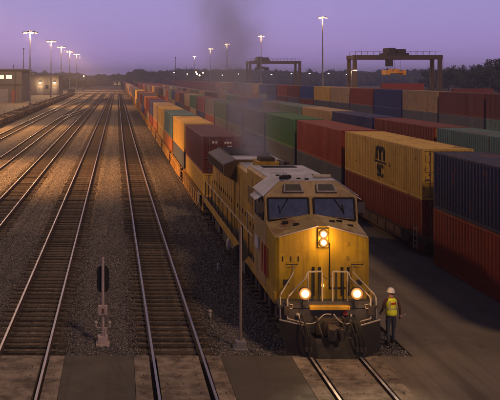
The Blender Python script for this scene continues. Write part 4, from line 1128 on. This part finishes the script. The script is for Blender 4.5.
for (px, top, yy) in ((500,57,285),(493,58,292),(486,61,300),(478,64,310),(470,66,322),(462,66,330),(455,67,345),(449,68,360),(443,69,372),(436,70,385),(428,70,392),(505,60,280),(490,66,270),(474,70,288)):
    k = 760/yy; i += 1
    tree((px-118)/k, yy, 8.6+(78-top)/k, 10, f'dark leafy tree, {ordinal(i)} of the clump behind the right crane', 100+i, spire=(i in (4,)))
for j, (px, top, yy) in enumerate(((66,80,520),(71,78,540),(77,79,560),(83,81,580),(60,82,500),(90,80.5,600))):
    k = 760/yy; tree((px-118)/k, yy, max(6, 8.6+(78-top)/k), 9, f'dusky tree, {ordinal(j+1)} of the group behind the utility truck', 200+j)
# far wood: reads as one mass
def wood():
    rr = random.Random(9); b = MB()
    def clump(x, y, z0, h, w):
        for k in range(3):
            cx, cy, cz = x+rr.uniform(-w,w)*.4, y+rr.uniform(-3,3), z0+h*rr.uniform(.35,.62)
            n = 7; m = 5; r = w*rr.uniform(.45,.7); o = len(b.v)
            for i in range(1, m):
                for j in range(n):
                    t = math.pi*i/m; p = 6.283*j/n; q = r*rr.uniform(.75,1.2)
                    b.v.append((cx+q*math.sin(t)*math.cos(p), cy+q*math.sin(t)*math.sin(p), cz+q*.95*math.cos(t)))
            b.v.append((cx,cy,cz+r*rr.uniform(.8,1.3))); b.v.append((cx,cy,z0)); tp = len(b.v)-2
            for i in range(m-2):
                for j in range(n): b.f.append((o+i*n+j, o+(i+1)*n+j, o+(i+1)*n+(j+1)%n, o+i*n+(j+1)%n))
            for q in range(26):
                d = Vector((rr.gauss(0,1), rr.gauss(0,1), abs(rr.gauss(0,1))+.1)).normalized()*r*rr.uniform(.95,1.3); u = Vector((rr.gauss(0,1),rr.gauss(0,.4),rr.gauss(0,1))).normalized(); v = u.cross(Vector((0,1,0))).normalized(); sz = rr.uniform(.35,.9); p = Vector((cx,cy,cz))+d
                b.add([p-u*sz-v*sz*.5, p+u*sz-v*sz*.4, p+u*sz*.6+v*sz*.6, p-u*sz*.7+v*sz*.5], [(0,1,2,3)])
            for j in range(n): b.f.append((tp, o+j, o+(j+1)%n)); b.f.append((tp+1, o+(m-2)*n+(j+1)%n, o+(m-2)*n+j))
    for row, (y0, hz, n) in enumerate(((830, 0, 300), (900, 3, 300), (980, 6, 320))):
        for i in range(n):
            x = -260 + 860*i/n + rr.uniform(-3,3); y = y0+rr.uniform(-25,25)
            # higher woods to the right of the tracks, lower haze gap over the tracks
            px = 118+x*760/y; g = 1.0 if px > 130 else (.35 if px > 85 else .75)
            clump(x, y, -1+hz*g*.8, (14+rr.uniform(-3,4)+2.0*math.sin(x*.02)+1.6*math.sin(x*.07+row))*(.55+.45*g), rr.uniform(6,10))
    o = b.build('far_wood', M['leaf']); o['kind'] = 'stuff'; tag(o, 'dim far tree line along the whole horizon', 'woodland')
wood()
# low hills
b = MB(); n = 80; vs = []; fs = []
for i in range(n+1):
    x = -700+2000*i/n; h = 14+4*math.sin(i*.21)+3*math.sin(i*.53+1)+(3 if x > 60 else -2); vs += [(x,1050,-1),(x,1150,h*.8),(x,1350,h)]
for i in range(n): fs += [(3*i,3*i+3,3*i+4,3*i+1),(3*i+1,3*i+4,3*i+5,3*i+2)]
b.add(vs, fs).build('hills', M['leaf'], kind='structure')

# ------------------------------------------------------------------ railway worker
def worker(x, y, z, label):
    t = empty('person', (x, y, z), label, 'person')
    skin = paint('skin', (.32,.17,.11), .6, dirt_amt=.1, streak=0, sc=3); denim = paint('denim', (.035,.042,.06), .85, dirt_amt=.4, sc=4)
    sleeve = paint('work_shirt', (.085,.03,.025), .85, sc=4); vestm = paint('hi_vis', (.62,.66,.03), .7, dirt=(.2,.18,.02), dirt_amt=.4, streak=.2, sc=4); 
    refl = paint('reflective_tape', (.42,.43,.2), .4, sc=4); boot = paint('boot_leather', (.03,.022,.018), .7, sc=4); hard = paint('helmet_white', (.6,.57,.53), .35, dirt_amt=.2, sc=4)
    P = []; E = []; Rr = []
    def pt(p, r): P.append(p); Rr.append(r); return len(P)-1
    def chain(start, pts):
        a = start
        for p, r in pts: b_ = pt(p, r); E.append((a, b_)); a = b_
        return a
    # facing +Y (away); slight stride
    pel = pt((0,0,.95), (.155,.115))
    ch = chain(pel, [((0,.01,1.10),(.145,.10)), ((0,.02,1.27),(.165,.11)), ((0,.0,1.41),(.145,.095)), ((0,.0,1.49),(.062,.062)), ((0,.01,1.56),(.058,.062)), ((.005,.02,1.64),(.078,.095)), ((.005,.015,1.72),(.062,.078))])
    chest = 3
    def arm(s, el, wr, curl):
        sh = pt((s*.19,.0,1.42), (.062,.062)); E.append((chest, sh))
        w = chain(sh, [((s*.225,.0,1.33),(.055,.055)), (el,(.043,.043)), (wr,(.028,.028))])
        d = (Vector(wr)-Vector(el)).normalized(); side = Vector((0,1,0)) if abs(d.y) < .7 else Vector((1,0,0)); side = (side - d*side.dot(d)).normalized(); nrm = d.cross(side)
        wv = Vector(wr); palm = chain(w, [(tuple(wv+d*.05),(.033,.02))])
        for k, (o, ln) in enumerate(((-.030,.062),(-.010,.072),(.010,.068),(.030,.054))):
            base = wv+d*.088+side*o
            chain(palm, [(tuple(base),(.0095,.0095)), (tuple(base+d*ln*.5+nrm*curl*.01),(.0088,.0088)), (tuple(base+d*ln*.85+nrm*curl*.035),(.008,.008))])
        th = wv+d*.03+side*-.042; chain(palm, [(tuple(th+d*.015),(.011,.011)), (tuple(th+d*.045-side*.012),(.009,.009))])
        return wv+d*.08
    hl = arm(-1, (-.27,.03,1.12), (-.24,.20,.98), 1)
    hr = arm(1, (.285,-.02,1.13), (.33,.06,.90), -1)
    for s, kn, an, toe in ((-1,(-.10,.03,.52),(-.11,-.03,.10),(-.13,.14,.045)), (1,(.11,.06,.52),(.125,.12,.10),(.15,.29,.045))):
        hip = pt((s*.095,0,.88), (.098,.105)); E.append((pel, hip))
        chain(hip, [((s*.10,.02,.70),(.083,.088)), (kn,(.062,.066)), (((kn[0]+an[0])/2,(kn[1]+an[1])/2,.32),(.056,.060)), (an,(.046,.048)), (toe,(.045,.032))])
    me = bpy.data.meshes.new('sk'); me.from_pydata(P, E, []); o = bpy.data.objects.new('sk', me); COL.objects.link(o)
    m1 = o.modifiers.new('s','SKIN'); m1.use_smooth_shade = True; m1.branch_smoothing = .3
    for v, r in zip(me.skin_vertices[0].data, Rr): v.radius = r
    me.skin_vertices[0].data[0].use_root = True
    m2 = o.modifiers.new('ss','SUBSURF'); m2.levels = 2; m2.render_levels = 2
    dg = bpy.context.evaluated_depsgraph_get(); bm_ = bpy.data.meshes.new_from_object(o.evaluated_get(dg)); bpy.data.objects.remove(o)
    bm_.materials.clear()
    for m_ in (skin, denim, sleeve): bm_.materials.append(m_)
    for p in bm_.polygons:
        c = p.center; p.use_smooth = True
        if c.z > 1.50: p.material_index = 0
        elif abs(c.x) > .17 and c.z > .8 and c.z < 1.5:
            hand = (Vector(c)-hl).length < .105 or (Vector(c)-hr).length < .105; p.material_index = 0 if hand else 2
        elif c.z < 1.0: p.material_index = 1
        else: p.material_index = 2
    link('body', bm_, t)
    # vest: rings round the torso
    b = MB(); rings = [(.93,.185,.15,.005),(1.0,.180,.145,.01),(1.12,.178,.138,.012),(1.25,.198,.145,.02),(1.36,.200,.135,.012),(1.44,.165,.115,.0),(1.485,.085,.085,.0)]; n = 28; vs = []
    for (zz, rx, ry, oy) in rings:
        for k in range(n):
            a = 2*math.pi*k/n; f = 1+.03*math.sin(5*a+zz*9); vs.append((rx*math.cos(a)*f, oy+ry*math.sin(a)*f, zz))
    fs = [(i*n+k, i*n+(k+1)%n, (i+1)*n+(k+1)%n, (i+1)*n+k) for i in range(len(rings)-1) for k in range(n)]
    v = b.add(vs, fs).build('vest', vestm, t, smooth=True); mo = v.modifiers.new('th','SOLIDIFY'); mo.thickness = .012
    def band(z0, z1, rx, ry, oy, m_, nm='reflective_band'):
        q = MB(); vs = []
        for zz in (z0, z1):
            for k in range(n): a = 2*math.pi*k/n; vs.append((rx*math.cos(a), oy+ry*math.sin(a), zz))
        q.add(vs, [(k,(k+1)%n,n+(k+1)%n,n+k) for k in range(n)]).build(nm, m_, v, smooth=True)
    band(1.13,1.18,.192,.151,.013, refl); 
    q = MB()
    for s in (-1,1): q.quad((s*.11,-.137,1.19),(s*.15,-.132,1.19),(s*.13,-.122,1.42),(s*.09,-.126,1.42))
    q.build('reflective_band', refl, v)
    MB().box(-.075,.075,-.148,-.142,1.30,1.36).build('back_patch', M['red'], v)
    # helmet, hair, face
    b = MB(); rings = [(1.655,.124,.142),(1.665,.112,.130),(1.70,.108,.125),(1.745,.096,.112),(1.785,.065,.078),(1.80,.02,.025)]; vs = []
    for (zz, rx, ry) in rings:
        for k in range(n): a = 2*math.pi*k/n; vs.append((rx*math.cos(a), .02+ry*math.sin(a)+(.03 if zz < 1.66 and math.sin(a) > 0 else 0), zz))
    fs = [(i*n+k, i*n+(k+1)%n, (i+1)*n+(k+1)%n, (i+1)*n+k) for i in range(len(rings)-1) for k in range(n)]+[tuple(range((len(rings)-1)*n, len(rings)*n))]
    b.add(vs, fs).build('helmet', hard, t, smooth=True)
    MB().ball((.005,-.005,1.635), .084, 1, 1.05, .75).build('hair', boot, t, smooth=True)
    f = MB().ball((.005,.122,1.615), .016, .8, 1.2, 1.3).ball((-.028,.108,1.645), .010).ball((.038,.108,1.645), .010).ball((.005,.112,1.58), .018, 1.4, .5, .4).build('face', skin, t, smooth=True)
    for s in (-1,1): MB().ball((s*.088+.005,.015,1.62), .026, .35, .7, 1.2).build('ear', skin, t, smooth=True)
    for (s, ax, ay) in ((-1,-.115,-.02),(1,.13,.13)):
        MB().ball((ax,ay+.0,.10), .06, .9, 1, 1.3).ball((ax+s*.012,ay+.09,.045), .052, .95, 2.0, .85).box(ax-.045,ax+.06,ay-.07,ay+.19,0,.025).build('boot', boot, t, smooth=False)
    # pale stick held in the right hand
    h = hr; MB().tube([(h.x-.03,h.y-.04,h.z+.0),(h.x+.25,h.y+.10,h.z+.05)], .009, 6).build('baton', M['rail_white'], t)
    return t
w = worker(8.72, 24.25, .113, 'railway worker in yellow vest and white helmet walking beside the locomotive')
w.rotation_euler = (0,0,R(8))

# ------------------------------------------------------------------ diesel smoke
def smoke():
    x0, x1, y0, y1, z0, z1 = 1.0, 11.5, 31.5, 46.0, 5.1, 14.5
    me = MB().box(x0,x1,y0,y1,z0,z1).mesh('exhaust_smoke', None); o = link('exhaust_smoke', me, kind='stuff'); tag(o, 'grey diesel smoke drifting up from the locomotive roof', 'smoke')
    m = bpy.data.materials.new('smoke'); m.use_nodes = True; t = m.node_tree; t.nodes.clear()
    out = N(t, 'ShaderNodeOutputMaterial'); pv = N(t, 'ShaderNodeVolumePrincipled'); t.links.new(pv.outputs[0], out.inputs['Volume'])
    pv.inputs['Color'].default_value = (.62,.63,.72,1); pv.inputs['Anisotropy'].default_value = .2
    g = N(t, 'ShaderNodeTexCoord').outputs['Object']; sp = N(t, 'ShaderNodeSeparateXYZ')
    n1 = N(t, 'ShaderNodeTexNoise'); n1.inputs['Scale'].default_value = .42; n1.inputs['Detail'].default_value = 2; t.links.new(g, n1.inputs['Vector'])
    wob = N(t, 'ShaderNodeVectorMath', operation='MULTIPLY_ADD'); t.links.new(n1.outputs['Color'], wob.inputs[0]); wob.inputs[1].default_value = (2.0,2.0,1.0); t.links.new(g, wob.inputs[2])
    t.links.new(wob.outputs[0], sp.inputs[0])
    def mth(op, a, b=None, c=None):
        n = N(t, 'ShaderNodeMath', operation=op)
        for i, v in enumerate((a, b, c)):
            if v is None: continue
            if isinstance(v, (int, float)): n.inputs[i].default_value = v
            else: t.links.new(v, n.inputs[i])
        return n.outputs[0]
    X, Y, Z = sp.outputs[0], sp.outputs[1], sp.outputs[2]
    h = mth('SUBTRACT', Z, 5.5)                          # height over the stack (0..10), wobble mean is +.6
    hp = mth('MAXIMUM', h, 0)
    cx = mth('MULTIPLY_ADD', mth('SQRT', hp), -.50, 6.58-.1+1.0)
    cy = mth('MULTIPLY_ADD', hp, .55, 33.2+1.0)
    rad = mth('MULTIPLY_ADD', hp, .125, .46)
    dx = mth('SUBTRACT', X, cx); dy = mth('MULTIPLY', mth('SUBTRACT', Y, cy), .7)
    d2 = mth('DIVIDE', mth('ADD', mth('MULTIPLY', dx, dx), mth('MULTIPLY', dy, dy)), mth('MULTIPLY', rad, rad))
    fall = mth('EXPONENT', mth('MULTIPLY', d2, -1.0))
    n2 = noise(t, g, .75, 5, .6); n2 = rampf(t, n2, .38, .70, .28, 1.6)
    thin = mth('DIVIDE', 1.0, mth('MULTIPLY_ADD', hp, .42, 1.0))
    edge = mth('MINIMUM', rampf(t, Z, 12.8, 14.6, 1, 0), 1.0)
    core = mth('MULTIPLY', mth('MULTIPLY', fall, n2), mth('MULTIPLY', thin, 1.3))
    # broad thin haze drifting left behind the loco
    bx = mth('MULTIPLY', mth('SUBTRACT', X, 6.6), .36); by = mth('MULTIPLY', mth('SUBTRACT', Y, 41.0), .25); bz = mth('MULTIPLY', mth('SUBTRACT', Z, 8.2), .42)
    veil = mth('EXPONENT', mth('MULTIPLY', mth('ADD', mth('ADD', mth('MULTIPLY', bx, bx), mth('MULTIPLY', by, by)), mth('MULTIPLY', bz, bz)), -1.3))
    dens = mth('MULTIPLY', mth('MULTIPLY_ADD', mth('MULTIPLY', veil, n2), .06, core), edge)
    t.links.new(mth('MAXIMUM', dens, 0), pv.inputs['Density'])
    me.materials.append(m)
smoke()

# ------------------------------------------------------------------ evening haze
b = MB().box(-1500, 1500, -70, 3000, -1.2, 42)
m = bpy.data.materials.new('haze'); m.use_nodes = True; t = m.node_tree; t.nodes.clear()
o_ = N(t, 'ShaderNodeOutputMaterial'); pv = N(t, 'ShaderNodeVolumePrincipled'); t.links.new(pv.outputs[0], o_.inputs['Volume'])
pv.inputs['Color'].default_value = (.60,.64,.92,1); pv.inputs['Density'].default_value = .0005; pv.inputs['Anisotropy'].default_value = .3
b.build('haze', m, kind='stuff')
